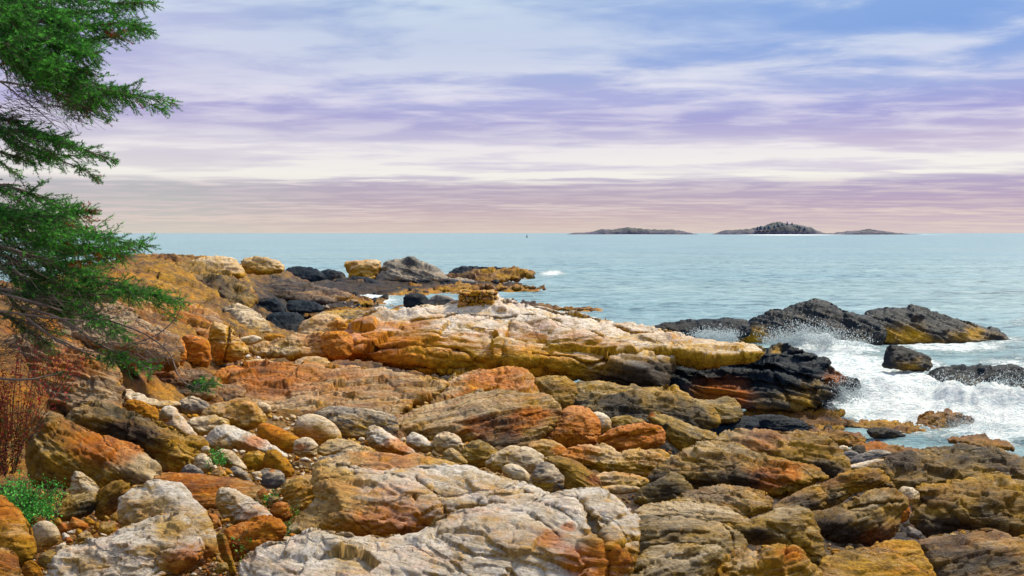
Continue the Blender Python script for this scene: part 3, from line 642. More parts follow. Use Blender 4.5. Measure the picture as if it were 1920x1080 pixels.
R('long red stained slab lying at the right of the red heap', [(1124, 820), (1145, 808), (1175, 799), (1207, 793), (1233, 800), (1247, 817), (1238, 834), (1207, 844), (1165, 848), (1135, 840)], 'rusty', tilt=35, Y=11.7, dip=-8, strata=.8, cracks=[([(1130, 828), (1170, 818), (1230, 812)], 2.5, .5)], patches=[(1170, 812, 24, 'r', .7), (1175, 830, 24, 'r', .7)], name='slab', cat='slab')
R('yellow lumpy stone with a red end left of the red heap', [(989, 842), (998, 828), (1020, 824), (1045, 829), (1064, 843), (1060, 856), (1030, 862), (1000, 856)], 'gold', tilt=36, Y=11.0, patches=[(1050, 845, 14, 'r', .7)])
R('thickly layered golden ledge under the red heap', [(1048, 862), (1066, 842), (1100, 832), (1140, 838), (1165, 846), (1207, 843), (1243, 848), (1250, 868), (1230, 896), (1193, 896), (1147, 888), (1105, 880), (1070, 875)], 'gold', tilt=42, Y=10.8, dip=6, strata=1.8, lay=1.1, patches=[(1110, 842, 40, 'w', .35), (1080, 850, 30, 'r', .35)], name='ledge', cat='ledge')
R('pale thin slab under the layered golden ledge', [(1110, 893), (1143, 884), (1187, 889), (1218, 900), (1205, 912), (1160, 914), (1122, 908)], 'gold', tilt=45, Y=10.1, strata=1.3, patches=[(1150, 892, 40, 'w', .5)], name='slab', cat='slab')
R('pale tongue of rock, lowest of the thin layers under the red heap', [(1121, 914), (1160, 909), (1198, 913), (1199, 922), (1165, 927), (1125, 924)], 'gold', tilt=35, Y=9.6, patches=[(1150, 912, 40, 'w', .6)])
# right-hand foreground
R('big brown boulder ledge at the seaweed edge, back one of two', [(1335, 832), (1360, 815), (1390, 809), (1425, 806), (1453, 809), (1475, 812), (1500, 807), (1540, 815), (1570, 837), (1590, 868), (1586, 886), (1560, 900), (1540, 892), (1490, 880), (1440, 865), (1390, 862), (1345, 856)], 'brown', tilt=48, Y=12.6, dip=12, chip=1.2, strata=.8, patches=[(1420, 815, 50, 'w', .3), (1500, 850, 40, 'o', .2), (1550, 880, 30, 'd', .4), (1520, 885, 60, 'd', .3), (1430, 830, 50, 'r', .25)], name='ledge', cat='ledge')
R('broad brown ledge with an orange streak, in front of the back brown ledge', [(1216, 905), (1232, 888), (1243, 872), (1275, 850), (1305, 832), (1345, 828), (1387, 838), (1427, 853), (1480, 867), (1520, 879), (1553, 896), (1530, 908), (1490, 920), (1462, 936), (1438, 934), (1415, 920), (1377, 912), (1327, 916), (1275, 916), (1240, 916)], 'brown', tilt=50, Y=10.5, dip=10, chip=1.2, strata=.9, name='ledge', cat='ledge',
  patches=[(1440, 900, 34, 'r', .7), (1480, 890, 24, 'r', .5), (1340, 850, 60, 'w', .2), (1300, 890, 60, 'o', .25), (1380, 910, 60, 'd', .4), (1250, 905, 40, 'd', .5)])
R('dark cavity rock in the gap left of the broad brown ledge', [(1188, 938), (1205, 915), (1235, 898), (1262, 885), (1285, 900), (1300, 922), (1270, 940), (1222, 952)], 'olive', tilt=40, Y=9.7, patches=[(1240, 920, 50, 'd', .5)])  # cavity shade painted onto the olive stone
R('grey-brown slab directly under the broad brown ledge', [(1255, 945), (1290, 922), (1340, 911), (1393, 912), (1445, 932), (1443, 952), (1420, 962), (1393, 972), (1353, 958), (1300, 952)], 'brown', tilt=55, Y=8.9, strata=1, dip=10, patches=[(1340, 925, 60, 'w', .2)], name='slab', cat='slab')
R('pale finely layered slab right of the big white rock top', [(1188, 972), (1205, 952), (1232, 941), (1293, 941), (1353, 949), (1386, 968), (1416, 978), (1380, 992), (1327, 985), (1260, 980), (1210, 980)], 'strata', tilt=62, Y=7.9, strata=1.6, lay=.5, chip=.5, dip=6, patches=[(1280, 955, 80, 'w', .35), (1280, 960, 100, 'r', -.3)], name='slab', cat='slab')
R('rounded olive tan shelf beside the big white foreground rock', [(1186, 1020), (1192, 976), (1230, 968), (1290, 970), (1340, 980), (1370, 988), (1394, 1010), (1399, 1038), (1376, 1056), (1350, 1060), (1310, 1040), (1250, 1040), (1200, 1044)], 'olive', tilt=50, Y=6.9, chip=.7, strata=.9, patches=[(1280, 985, 80, 'w', .25), (1280, 1010, 80, 'o', .15)], cracks=[([(1355, 985), (1372, 1005), (1378, 1045)], 3, .4), ([(1200, 1018), (1260, 1000), (1330, 1000)], 2.5, .2)], name='ledge', cat='ledge')
R('pale olive bottom shelf touching the lower edge right of the big white rock', [(1160, 1130), (1172, 1075), (1195, 1048), (1230, 1028), (1287, 1020), (1343, 1024), (1356, 1040), (1345, 1064), (1320, 1092), (1300, 1130)], 'olive', tilt=52, Y=5.6, strata=.9, dip=-14, patches=[(1260, 1050, 60, 'w', .3)], cracks=[([(1190, 1072), (1240, 1050), (1310, 1040)], 3, .35)], name='ledge', cat='ledge')
R('smooth olive wedge with a sharp curved edge, tallest stone of the bottom right', [(1376, 992), (1400, 978), (1430, 968), (1465, 954), (1500, 951), (1520, 966), (1537, 1003), (1544, 1047), (1540, 1070), (1518, 1060), (1498, 1040), (1470, 1030), (1440, 1022), (1398, 1014)], 'olive', tilt=36, Y=6.9, chip=.8, strata=.4, thick=34, cracks=[([(1440, 985), (1480, 1010), (1510, 1050)], 3, .25)], patches=[(1420, 1005, 30, 'd', .4), (1520, 1000, 30, 'o', .3), (1470, 965, 30, 'w', .2)])  # light and shade of the faces in the colour: left darker, right more ochre
R('jagged pile of tan ledges at the bottom edge in front of the olive wedge', [(1305, 1130), (1313, 1080), (1340, 1055), (1368, 1046), (1400, 1034), (1420, 1040), (1452, 1020), (1472, 1028), (1492, 1021), (1510, 1046), (1535, 1068), (1540, 1130)], 'tan', tilt=40, Y=5.4, chip=1.7, strata=1, dip=-10, patches=[(1480, 1040, 20, 'r', .5), (1400, 1045, 40, 'w', .25)])
R('low brown wing of rock between the olive wedge and the striped slab', [(1440, 955), (1470, 936), (1500, 920), (1532, 908), (1550, 925), (1545, 952), (1510, 960), (1470, 962)], 'brown', tilt=52, Y=8.8, dip=-12, strata=1.2, patches=[(1520, 945, 30, 'd', .5), (1480, 945, 40, 'w', .2)])
R('striped tan slab with parallel top lines and a square right end', [(1494, 938), (1530, 912), (1570, 893), (1613, 880), (1650, 880), (1664, 896), (1674, 914), (1645, 920), (1595, 924), (1572, 952), (1550, 962), (1530, 958)], 'brown', tilt=45, Y=9.2, dip=-12, strata=1.7, lay=.7, name='slab', cat='slab', patches=[(1620, 890, 40, 'o', .3), (1560, 940, 20, 'd', .4)])
R('large olive tan block with an overhanging dark underside, bottom right', [(1512, 968), (1530, 956), (1573, 950), (1600, 940), (1633, 922), (1673, 918), (1694, 933), (1700, 950), (1684, 968), (1686, 985), (1665, 1010), (1635, 1028), (1610, 1016), (1563, 1012), (1537, 1000)], 'brown', tilt=44, Y=7.6, dip=-22, strata=1.1, thick=44, patches=[(1640, 1008, 24, 'r', .6), (1560, 965, 40, 'o', .3), (1560, 1010, 60, 'd', .6), (1620, 940, 40, 'w', .15)], cracks=[([(1590, 955), (1640, 945), (1690, 940)], 2.5, .35)])  # dark patch paints the shadow face below the overhang
R('pale pink knob perched at the right end of the large olive tan block', [(1680, 930), (1688, 916), (1705, 913), (1724, 925), (1720, 942), (1700, 948), (1686, 942)], 'cobble', tilt=30, Y=7.7, patches=[(1700, 935, 14, 'r', .5)], chip=1.2)
R('orange pink knob below the pale pink knob', [(1672, 955), (1682, 944), (1700, 944), (1707, 958), (1702, 975), (1688, 980), (1675, 970)], 'rusty', tilt=25, Y=7.4, chip=1)
R('dark jagged wet ledge at the upper right edge of the pool', [(1618, 882), (1650, 862), (1700, 850), (1747, 842), (1813, 836), (1863, 840), (1905, 852), (1960, 872), (2020, 900), (1960, 912), (1900, 905), (1830, 906), (1760, 912), (1700, 918), (1672, 908), (1650, 890)], 'brown', tilt=66, Y=12.6, chip=1.2, strata=1, patches=[(1700, 890, 60, 'o', .2), (1850, 860, 110, 'd', .35), (1690, 870, 60, 'd', .35)], name='ledge', cat='ledge')
R('big golden brown ledge at the right edge', [(1708, 920), (1745, 906), (1813, 898), (1863, 894), (1925, 896), (2000, 905), (2020, 1000), (1960, 1014), (1905, 1010), (1860, 1000), (1813, 990), (1780, 995), (1747, 1008), (1722, 990), (1708, 962), (1728, 938)], 'brown', tilt=54, Y=8.0, chip=1.3, strata=.7, thick=44, patches=[(1780, 920, 60, 'o', .4), (1860, 940, 80, 'o', .35), (1800, 925, 40, 'w', .2), (1750, 985, 40, 'd', .5), (1850, 995, 70, 'd', .5), (1740, 965, 24, 'o', .4)], name='ledge', cat='ledge', cracks=[([(1715, 950), (1770, 955), (1810, 985)], 3, .35)])
R('flat violet brown bottom slab in the right corner', [(1716, 1012), (1760, 1003), (1800, 1006), (1860, 1000), (1930, 1008), (2010, 1015), (2020, 1140), (1770, 1140), (1752, 1085), (1735, 1045)], 'strata', tilt=66, Y=5.8, strata=1, dip=-10, chip=.7, patches=[(1790, 1035, 50, 'w', .1), (1850, 1060, 60, 'd', .25), (1780, 1040, 100, 'd', .3)], name='slab', cat='slab')
R('flat tan bottom slab between the olive wedge and the corner slab', [(1530, 1140), (1538, 1070), (1545, 1045), (1597, 1030), (1640, 1024), (1680, 1012), (1715, 1012), (1732, 1040), (1752, 1085), (1770, 1140)], 'tan', tilt=64, Y=5.6, strata=1, dip=4, chip=.6, patches=[(1590, 1045, 60, 'd', .5)], name='slab', cat='slab')
# pool stones
R('small rounded blue grey stone by the pool', [(1577, 856), (1583, 847), (1595, 844), (1610, 850), (1609, 860), (1592, 866)], 'blue', tilt=30, Y=13.4, chip=.3, strata=0)
R('long blue grey stone by the pool', [(1590, 866), (1605, 854), (1630, 845), (1655, 843), (1673, 851), (1650, 864), (1610, 872)], 'blue', tilt=40, Y=13.2, chip=.6)
R('narrow white slab lying under the blue grey stone', [(1588, 878), (1600, 870), (1645, 861), (1675, 863), (1650, 874), (1608, 884)], 'white', tilt=45, Y=12.6, chip=.5, name='slab', cat='slab')
R('black wet rock sitting in the seaweed beside the pool', [(1626, 810), (1634, 802), (1660, 802), (1685, 808), (1700, 818), (1670, 822), (1636, 821)], 'black', tilt=35, Y=19)
R('pinkish flat stone at the seaweed edge below the back brown ledge', [(1567, 840), (1580, 834), (1592, 838), (1590, 846), (1575, 848)], 'cobble', tilt=35, Y=14, chip=.3, strata=0)
# islets in the surf
R('low dark tail of the big surf islet', [(1212, 614), (1235, 606), (1270, 602), (1333, 597), (1375, 596), (1408, 602), (1410, 630), (1360, 640), (1290, 632), (1235, 625)], 'black', tilt=50, Y=35, strata=1, chip=.5, ybase=630, name='islet', cat='islet', patches=[(1250, 618, 40, 'o', .5)])
R('big dark surf islet with a rounded top, left one of the pair', [(1378, 645), (1380, 622), (1405, 601), (1430, 590), (1450, 579), (1460, 575), (1480, 570), (1507, 567), (1515, 561), (1530, 558), (1553, 563), (1565, 574), (1580, 584), (1605, 588), (1630, 590), (1650, 605), (1662, 630), (1650, 650), (1600, 660), (1513, 664), (1420, 656)], 'black', tilt=42, Y=35.5, dip=24, strata=1.3, chip=.6, name='islet', cat='islet', zoff=-.05,
  patches=[(1410, 632, 30, 'o', .9), (1410, 632, 30, 'd', -.7), (1470, 632, 40, 'r', .4), (1500, 635, 80, 'd', -.3), (1560, 640, 60, 'o', .2), (1540, 600, 80, 'w', .12)])
R('dark ridge-backed surf islet with yellow streaks, right one of the pair', [(1612, 600), (1625, 582), (1650, 578), (1673, 574), (1700, 575), (1706, 570), (1730, 576), (1750, 583), (1787, 597), (1815, 606), (1830, 612), (1867, 612), (1885, 622), (1900, 634), (1912, 642), (1870, 655), (1790, 652), (1700, 655), (1650, 640), (1625, 618)], 'black', tilt=42, Y=36.5, dip=28, strata=1.3, chip=.6, name='islet', cat='islet',
  patches=[(1660, 626, 22, 'o', .5), (1660, 626, 20, 'd', -.5), (1710, 628, 30, 'o', .9), (1710, 628, 30, 'd', -.6), (1722, 600, 10, 'o', .7), (1825, 624, 30, 'o', .6), (1825, 624, 26, 'd', -.5), (1650, 600, 30, 'w', .15)])
R('squarish dark rock alone in the white water', [(1654, 690), (1657, 670), (1661, 652), (1668, 646), (1683, 647), (1713, 657), (1742, 667), (1750, 686), (1745, 698), (1700, 696)], 'black', tilt=35, Y=28, patches=[(1700, 678, 40, 'o', .5), (1700, 680, 40, 'd', -.2)], strata=.3)
R('dark rounded rock drenched in spray at the right edge', [(1710, 742), (1722, 716), (1757, 693), (1793, 686), (1830, 690), (1850, 686), (1873, 682), (1907, 687), (1924, 703), (1935, 740), (1900, 765), (1790, 765), (1730, 758)], 'black', tilt=40, Y=24.5, strata=.3, patches=[(1730, 730, 20, 'r', .4)])
# cobble beach and blocks on the left
B = dict(chip=.85, strata=.2, soft=1, edge=.05)
R('long dark hollow-sided rock behind the big rusty boulder', [(128, 790), (140, 766), (160, 757), (213, 759), (247, 776), (300, 793), (347, 813), (380, 828), (381, 850), (366, 868), (345, 884), (300, 892), (283, 868), (250, 850), (200, 830), (150, 815)], 'brown', tilt=40, Y=8.9, dip=15, strata=1, chip=1.3, patches=[(200, 790, 70, 'd', .25), (240, 830, 60, 'd', .5), (330, 850, 50, 'o', .4), (160, 765, 50, 'w', .2)])
R('big slanting boulder with a rusty orange ridge and white tip', [(50, 855), (55, 805), (77, 778), (113, 777), (150, 799), (187, 819), (233, 831), (263, 847), (287, 867), (301, 905), (280, 914), (235, 912), (200, 918), (160, 908), (105, 918), (60, 905)], 'olive', tilt=40, Y=7.9, chip=.9, strata=.5, dip=28, thick=44, patches=[(190, 832, 70, 'r', .8), (110, 790, 50, 'o', .5), (100, 795, 40, 'r', .3), (100, 790, 30, 'w', .3), (280, 885, 34, 'w', .9), (240, 850, 30, 'w', .4), (255, 845, 30, 'r', .5), (80, 860, 40, 'o', .25)])
R('brown stone with a dark underside below the spruce tuft', [(331, 760), (340, 750), (357, 743), (375, 747), (397, 764), (385, 778), (350, 778), (335, 770)], 'grey', Y=12, tilt=35, patches=[(357, 748, 16, 'w', .5)])
R('rounded orange brown stones at the foot of the dark ledge', [(232, 764), (238, 752), (258, 750), (287, 762), (299, 777), (288, 792), (250, 786)], 'cobblegold', Y=11, tilt=35, **B)
R('thin white sliver of rock above the orange brown stones', [(228, 735), (240, 730), (268, 740), (285, 750), (335, 752), (338, 762), (300, 766), (262, 758), (238, 752)], 'cobble', Y=12, tilt=50, strata=.5, patches=[(260, 742, 40, 'w', .5), (310, 760, 30, 'o', .4)])
R('pointed white-capped orange stone, upright beside the dark hollow rock', [(297, 800), (301, 775), (308, 764), (324, 763), (340, 782), (354, 800), (368, 816), (366, 836), (342, 826), (316, 812)], 'white', Y=9.8, tilt=28, chip=.8, strata=.2, patches=[(322, 770, 14, 'w', .4), (335, 808, 20, 'o', .4), (310, 790, 10, 'r', .3)])
R('large yellow and white boulder, tallest on the back of the cobble beach', [(379, 786), (385, 772), (405, 757), (432, 754), (445, 747), (463, 747), (480, 760), (496, 778), (493, 792), (473, 803), (450, 806), (415, 796)], 'gold', Y=11.2, tilt=34, chip=.8, strata=.1, patches=[(450, 760, 20, 'o', .4), (485, 775, 12, 'w', .6), (410, 765, 24, 'w', .25), (455, 790, 30, 'w', .2)])
R('small pale boulder touching the right side of the large yellow one', [(472, 758), (485, 754), (503, 757), (509, 770), (498, 780), (482, 772)], 'cobble', Y=11.6, tilt=30, patches=[(495, 760, 14, 'w', .4)], **B)
R('flat grey-olive stone left of the white elongated boulder', [(349, 793), (360, 785), (385, 780), (408, 780), (427, 787), (429, 799), (410, 813), (375, 816), (357, 806)], 'cobble', Y=10.3, tilt=42, patches=[(390, 785, 30, 'w', .2), (390, 800, 40, 'o', .3)], **B)
R('long white boulder with an orange cheek lying across the cobbles', [(386, 830), (400, 808), (421, 797), (445, 803), (473, 815), (500, 829), (520, 841), (534, 853), (528, 862), (500, 858), (467, 850), (443, 840), (415, 850), (392, 846)], 'white', Y=9.6, tilt=38, chip=.6, strata=.2, dip=22, patches=[(430, 805, 30, 'w', .4), (475, 830, 24, 'r', .55), (410, 830, 20, 'o', .5), (515, 845, 20, 'w', .5)])
R('smooth orange egg-shaped boulder', [(484, 812), (486, 798), (497, 794), (517, 800), (540, 810), (564, 824), (558, 838), (538, 850), (515, 840), (493, 826)], 'cobblegold', Y=10, tilt=30, chip=.25, strata=0, soft=3, edge=.01, patches=[(520, 815, 40, 'r', .2)])
R('large round violet tan boulder, smoothest on the beach', [(552, 808), (556, 792), (566, 781), (583, 777), (605, 782), (626, 796), (638, 814), (636, 826), (615, 836), (580, 836), (560, 824)], 'cobble', Y=10.4, tilt=28, chip=.15, strata=0, soft=3, edge=.01, patches=[(580, 785, 24, 'w', .3), (590, 820, 30, 'r', .35), (600, 800, 40, 'w', -.3)])
R('small pinkish stone under the round violet tan boulder', [(550, 838), (555, 826), (568, 821), (585, 823), (597, 837), (592, 856), (567, 858), (552, 850)], 'cobble', Y=9.5, tilt=30, patches=[(565, 838, 10, 'r', .6)], **B)
R('brown tan stone standing on end right of the long white boulder', [(494, 868), (498, 850), (510, 844), (524, 848), (540, 862), (550, 882), (547, 894), (527, 892), (503, 880)], 'cobblegold', Y=8.6, tilt=28, patches=[(520, 860, 30, 'o', -.2)], **B)
R('rounded olive stone left of the standing tan stone', [(456, 862), (462, 850), (480, 845), (497, 852), (500, 872), (480, 884), (462, 878)], 'cobblegold', Y=8.7, tilt=30, patches=[(480, 860, 30, 'r', -.3), (480, 852, 14, 'w', .2)], **B)
R('smooth tan stone right of the green sprigs', [(402, 862), (406, 848), (418, 842), (434, 846), (452, 862), (464, 880), (445, 882), (420, 874)], 'cobble', Y=8.6, tilt=30, patches=[(430, 860, 30, 'o', .2)], **B)
R('grey banded stone leaning beside the smooth tan stone', [(428, 882), (440, 872), (462, 885), (474, 906), (462, 908), (440, 898)], 'grey', Y=8.2, tilt=28, strata=1, chip=.5)
R('blue grey square block by the ochre ledge', [(486, 898), (488, 884), (502, 879), (530, 886), (534, 904), (514, 916), (494, 912)], 'blue', Y=8.0, tilt=28, chip=1, strata=.1, patches=[(512, 892, 24, 'w', .3), (510, 882, 8, 'r', .7)])
R('grey stone with a pale face left of the green sprigs', [(362, 870), (368, 855), (383, 850), (396, 864), (403, 878), (388, 888), (368, 882)], 'cobble', Y=8.7, tilt=28, patches=[(385, 865, 16, 'w', .3)], **B)
R('small white stone at the left of the green sprigs', [(375, 846), (380, 837), (390, 836), (395, 843), (391, 852), (380, 852)], 'white', Y=9, tilt=25, **B)
R('blue-eyed grey pebble at the end of the dark hollow rock', [(338, 890), (345, 874), (360, 870), (378, 882), (382, 893), (360, 897)], 'blue', Y=8.3, tilt=32, **B)
R('low layered orange slab under the cobbles', [(290, 905), (297, 888), (333, 886), (400, 893), (457, 900), (484, 910), (490, 928), (455, 945), (400, 953), (350, 945), (310, 925)], 'strata', tilt=66, Y=7.6, strata=1.5, lay=.7, chip=.5, patches=[(350, 905, 60, 'r', .4), (400, 920, 70, 'r', .2), (400, 930, 70, 'o', .2)], name='slab', cat='slab')
R('small pointed pink granite block under the rusty boulder', [(131, 930), (134, 900), (141, 884), (155, 888), (175, 904), (190, 922), (176, 938), (150, 942)], 'cobble', Y=7.1, tilt=28, chip=1, strata=.1, patches=[(150, 900, 14, 'o', .5), (165, 915, 12, 'w', .3)])
R('olive slab with a hollow shadow side left of the brown angular block', [(86, 958), (105, 944), (130, 932), (165, 922), (184, 925), (183, 945), (165, 966), (135, 978), (105, 972)], 'olive', Y=6.8, tilt=38, dip=-20, strata=1, patches=[(115, 945, 24, 'o', .4), (165, 955, 24, 'd', .4)], name='slab', cat='slab')  # shadow side painted with a dark patch
R('brown angular block standing on edge', [(179, 948), (182, 926), (197, 912), (222, 902), (246, 910), (234, 934), (213, 958), (195, 976), (183, 968)], 'brown', Y=6.7, tilt=26, dip=-40, strata=1, chip=1.2, patches=[(215, 920, 24, 'o', .3)])
R('thin orange chip wedged above the pale domed boulder', [(240, 919), (252, 909), (273, 911), (266, 922), (250, 928)], 'gold', Y=6.9, tilt=30, chip=.8)
R('pale domed boulder speckled with ochre, behind the front slab', [(221, 958), (226, 940), (245, 920), (267, 914), (290, 906), (320, 905), (343, 912), (363, 932), (381, 957), (397, 987), (406, 1012), (405, 1034), (385, 1056), (350, 1070), (300, 1066), (245, 1020), (226, 985)], 'white', tilt=34, Y=5.9, chip=.6, strata=.15, thick=46, patches=[(345, 930, 36, 'w', .5), (270, 960, 50, 'o', .4), (300, 930, 40, 'o', .2), (370, 1000, 30, 'o', .3), (262, 975, 12, 'o', .6), (395, 1020, 24, 'o', .5), (385, 1040, 24, 'r', .4)])
R('front pale slab blotched with ochre, rusty along its lower edge', [(88, 1150), (86, 1080), (92, 1053), (112, 1037), (150, 1020), (200, 1007), (250, 987), (300, 972), (338, 967), (353, 980), (362, 1003), (376, 1030), (374, 1046), (350, 1060), (325, 1080), (300, 1150)], 'white', tilt=44, Y=4.9, chip=.9, strata=.2, thick=48, soft=0, name='slab', cat='slab', patches=[(320, 995, 34, 'o', .75), (290, 1030, 24, 'o', .5), (150, 1060, 60, 'o', .3), (350, 1055, 34, 'r', .9), (310, 978, 40, 'w', .4), (310, 1035, 30, 'w', .4), (230, 1000, 40, 'w', .2)])
R('huge tan orange boulder cut by the left edge', [(-90, 960), (-50, 930), (-10, 926), (20, 945), (40, 967), (57, 997), (68, 1022), (66, 1040), (45, 1060), (20, 1072), (-90, 1080)], 'tan', tilt=34, Y=5.4, chip=.5, strata=.2, thick=44, patches=[(0, 960, 50, 'r', .35), (30, 1000, 34, 'w', .2), (20, 1030, 60, 'o', .2)])
R('striped orange stone in the bottom left corner', [(-70, 1050), (-20, 1030), (10, 1030), (25, 1038), (36, 1058), (38, 1078), (30, 1130), (-70, 1140)], 'strata', tilt=34, Y=4.7, strata=1, chip=.4, dip=14, patches=[(10, 1060, 40, 'r', .3)])
R('round pink granite cobble beside the huge tan boulder', [(58, 1010), (60, 990), (73, 978), (93, 979), (108, 992), (113, 1010), (96, 1026), (72, 1034)], 'cobble', Y=5.5, tilt=24, chip=.35, strata=0, soft=2, patches=[(85, 990, 20, 'w', .15), (85, 1015, 24, 'o', .3)])
R('small red-tipped stone under the pink granite cobble', [(58, 1062), (66, 1050), (82, 1044), (92, 1048), (86, 1058), (68, 1068)], 'rusty', Y=5.0, tilt=28, patches=[(75, 1052, 12, 'r', .6)], **B)
R('olive pebble at the bottom under the red-tipped stone', [(40, 1068), (50, 1052), (62, 1052), (78, 1068), (78, 1090), (52, 1092)], 'cobblegold', Y=4.8, tilt=28, **B)
R('pale yellow boulder above the orange one, right of the domed boulder', [(406, 945), (410, 925), (418, 914), (435, 917), (467, 933), (493, 950), (510, 970), (486, 984), (443, 984), (420, 970)], 'white', Y=6.6, tilt=34, chip=.9, patches=[(430, 930, 30, 'o', .4), (470, 970, 34, 'r', .3)])
R('bright orange boulder between the domed boulder and the ochre ledge', [(415, 1010), (420, 998), (445, 983), (477, 972), (513, 970), (537, 995), (514, 1024), (480, 1042), (440, 1054), (422, 1036)], 'rusty', Y=5.9, tilt=36, chip=1, patches=[(460, 985, 40, 'r', .4), (480, 1010, 40, 'o', .4)])
R('splintered brown stake of rock beside the domed boulder', [(405, 1008), (414, 1000), (424, 1006), (434, 1040), (444, 1072), (434, 1080), (416, 1045)], 'brown', Y=5.3, tilt=12, chip=.6, strata=.2, patches=[(420, 1030, 20, 'r', .5)], name='rock_splinter', cat='rock')
R('small banded orange rock with green sprigs', [(505, 962), (512, 946), (526, 940), (543, 946), (549, 966), (535, 980), (514, 976)], 'rusty', Y=6.6, tilt=34, strata=1.3, dip=-20)
R('layered ochre rock left of the white foreground ledge', [(528, 914), (535, 902), (552, 896), (590, 892), (600, 920), (578, 950), (552, 972), (536, 944)], 'gold', Y=7.0, tilt=42, strata=1.3, dip=-20, patches=[(560, 920, 30, 'o', .2), (540, 905, 16, 'w', .3)])
R('dark lens-shaped rock on top of the pale ochre slab', [(588, 874), (594, 862), (613, 855), (653, 847), (684, 852), (680, 868), (640, 878), (600, 884)], 'grey', Y=8.3, tilt=48, strata=1, patches=[(600, 872, 24, 'd', .4), (660, 860, 24, 'w', .3)])
R('dark grey oval slab among the back cobbles', [(586, 784), (600, 770), (630, 763), (680, 766), (713, 774), (738, 784), (741, 806), (728, 822), (690, 824), (650, 822), (628, 806), (606, 795)], 'grey', tilt=42, Y=10.9, dip=12, strata=.8, chip=.6, name='slab', cat='slab', patches=[(680, 795, 50, 'o', .25)])
R('pale wedge with an orange flank pointing right', [(687, 820), (692, 803), (708, 799), (726, 810), (750, 826), (780, 848), (762, 856), (725, 850), (698, 838)], 'white', Y=9.6, tilt=34, chip=1, patches=[(700, 808, 20, 'w', .3), (745, 838, 24, 'r', .7)])
R('pale orange tabular stone left of the wedge', [(598, 850), (600, 836), (625, 822), (650, 826), (690, 838), (700, 852), (650, 858), (612, 858)], 'gold', Y=9.2, tilt=48, patches=[(640, 832, 30, 'w', .4)])
R('small white stone right of the wedge', [(761, 832), (765, 818), (775, 811), (792, 818), (813, 836), (806, 850), (775, 845)], 'white', Y=9.8, tilt=30, chip=.8, strata=.1)
R('white rounded boulder, brightest of the middle cobbles', [(812, 832), (818, 816), (838, 810), (858, 818), (869, 838), (860, 852), (838, 854), (818, 848)], 'cobble', Y=9.8, tilt=26, patches=[(835, 820, 24, 'w', .45)], **B)
R('grey brown pointed stone in front of the white rounded boulder', [(826, 866), (832, 850), (845, 839), (862, 850), (878, 870), (858, 882), (836, 880)], 'olive', Y=9.0, tilt=28, chip=.8, patches=[(850, 855, 16, 'w', .3)])
R('olive angular stone right of the white rounded boulder', [(862, 856), (872, 838), (890, 825), (912, 830), (935, 850), (924, 872), (888, 876), (868, 868)], 'olive', Y=9.6, tilt=32, chip=1.1)
R('broad grey stone behind the white egg', [(912, 872), (924, 855), (942, 842), (965, 836), (992, 842), (1014, 853), (1022, 870), (1005, 886), (965, 888), (930, 884)], 'cobble', Y=9.1, tilt=36, chip=.8, strata=.3, patches=[(960, 860, 60, 'o', .15), (1000, 860, 20, 'w', .3)])
R('white egg-shaped stone leaning on the white foreground ledge', [(942, 886), (946, 874), (960, 870), (979, 876), (998, 897), (1008, 920), (990, 922), (965, 910)], 'cobble', Y=8.2, tilt=26, chip=.15, strata=0, soft=3, edge=.01, patches=[(970, 885, 24, 'w', .35)])
R('speckled grey stone between the white egg and the brown slab', [(996, 898), (1002, 880), (1020, 866), (1040, 876), (1058, 898), (1054, 914), (1030, 930), (1008, 922)], 'grey', Y=8.2, tilt=30, chip=.6, patches=[(1035, 885, 20, 'w', .4), (1020, 910, 24, 'o', .25)])
R('smooth brown slab leaning right of the speckled grey stone', [(1018, 862), (1040, 856), (1068, 860), (1107, 883), (1127, 908), (1126, 926), (1085, 930), (1050, 924), (1050, 890)], 'brown', Y=8.6, tilt=34, dip=28, chip=.5, strata=.9, name='slab', cat='slab', patches=[(1080, 890, 40, 'w', -.2), (1115, 900, 14, 'r', .5)])
# the pale foreground ledges
R('upper pale ledge streaked with orange, behind the white foreground ledges', [(588, 880), (600, 866), (625, 860), (655, 850), (695, 848), (740, 850), (790, 856), (845, 868), (890, 880), (880, 900), (800, 905), (700, 905), (620, 900)], 'gold', tilt=62, Y=7.8, chip=.8, strata=.9, name='ledge', cat='ledge', patches=[(700, 865, 100, 'w', .4), (800, 865, 60, 'w', .3), (720, 880, 80, 'r', .2)])
R('middle white and ochre ledge split by a diagonal crack', [(545, 1000), (550, 985), (575, 958), (600, 935), (592, 905), (598, 884), (620, 875), (667, 884), (713, 878), (767, 881), (813, 878), (857, 874), (900, 880), (947, 897), (975, 910), (1007, 919), (1027, 930), (1015, 945), (990, 965), (900, 985), (800, 1010), (720, 1025), (660, 1025), (600, 1015)],
  'white', tilt=54, Y=6.3, chip=.85, strata=.4, lay=.8, thick=60, name='ledge', cat='ledge', dip=8,
  cracks=[([(780, 900), (815, 930), (838, 965)], 3, .28), ([(600, 905), (660, 892), (730, 893), (790, 910)], 4, .16), ([(1000, 930), (920, 928), (880, 960)], 3, .14), ([(900, 905), (950, 915), (1000, 930)], 3, .12)],
  patches=[(620, 900, 40, 'o', .7), (640, 930, 70, 'o', .45), (650, 960, 70, 'o', .3), (590, 980, 60, 'o', .5), (720, 930, 60, 'r', .15), (590, 980, 60, 'w', -.3), (700, 985, 60, 'r', .45), (780, 980, 60, 'r', .4), (800, 985, 80, 'w', -.2), (860, 915, 90, 'w', .3), (740, 920, 60, 'w', .2), (930, 920, 40, 'o', .35)])
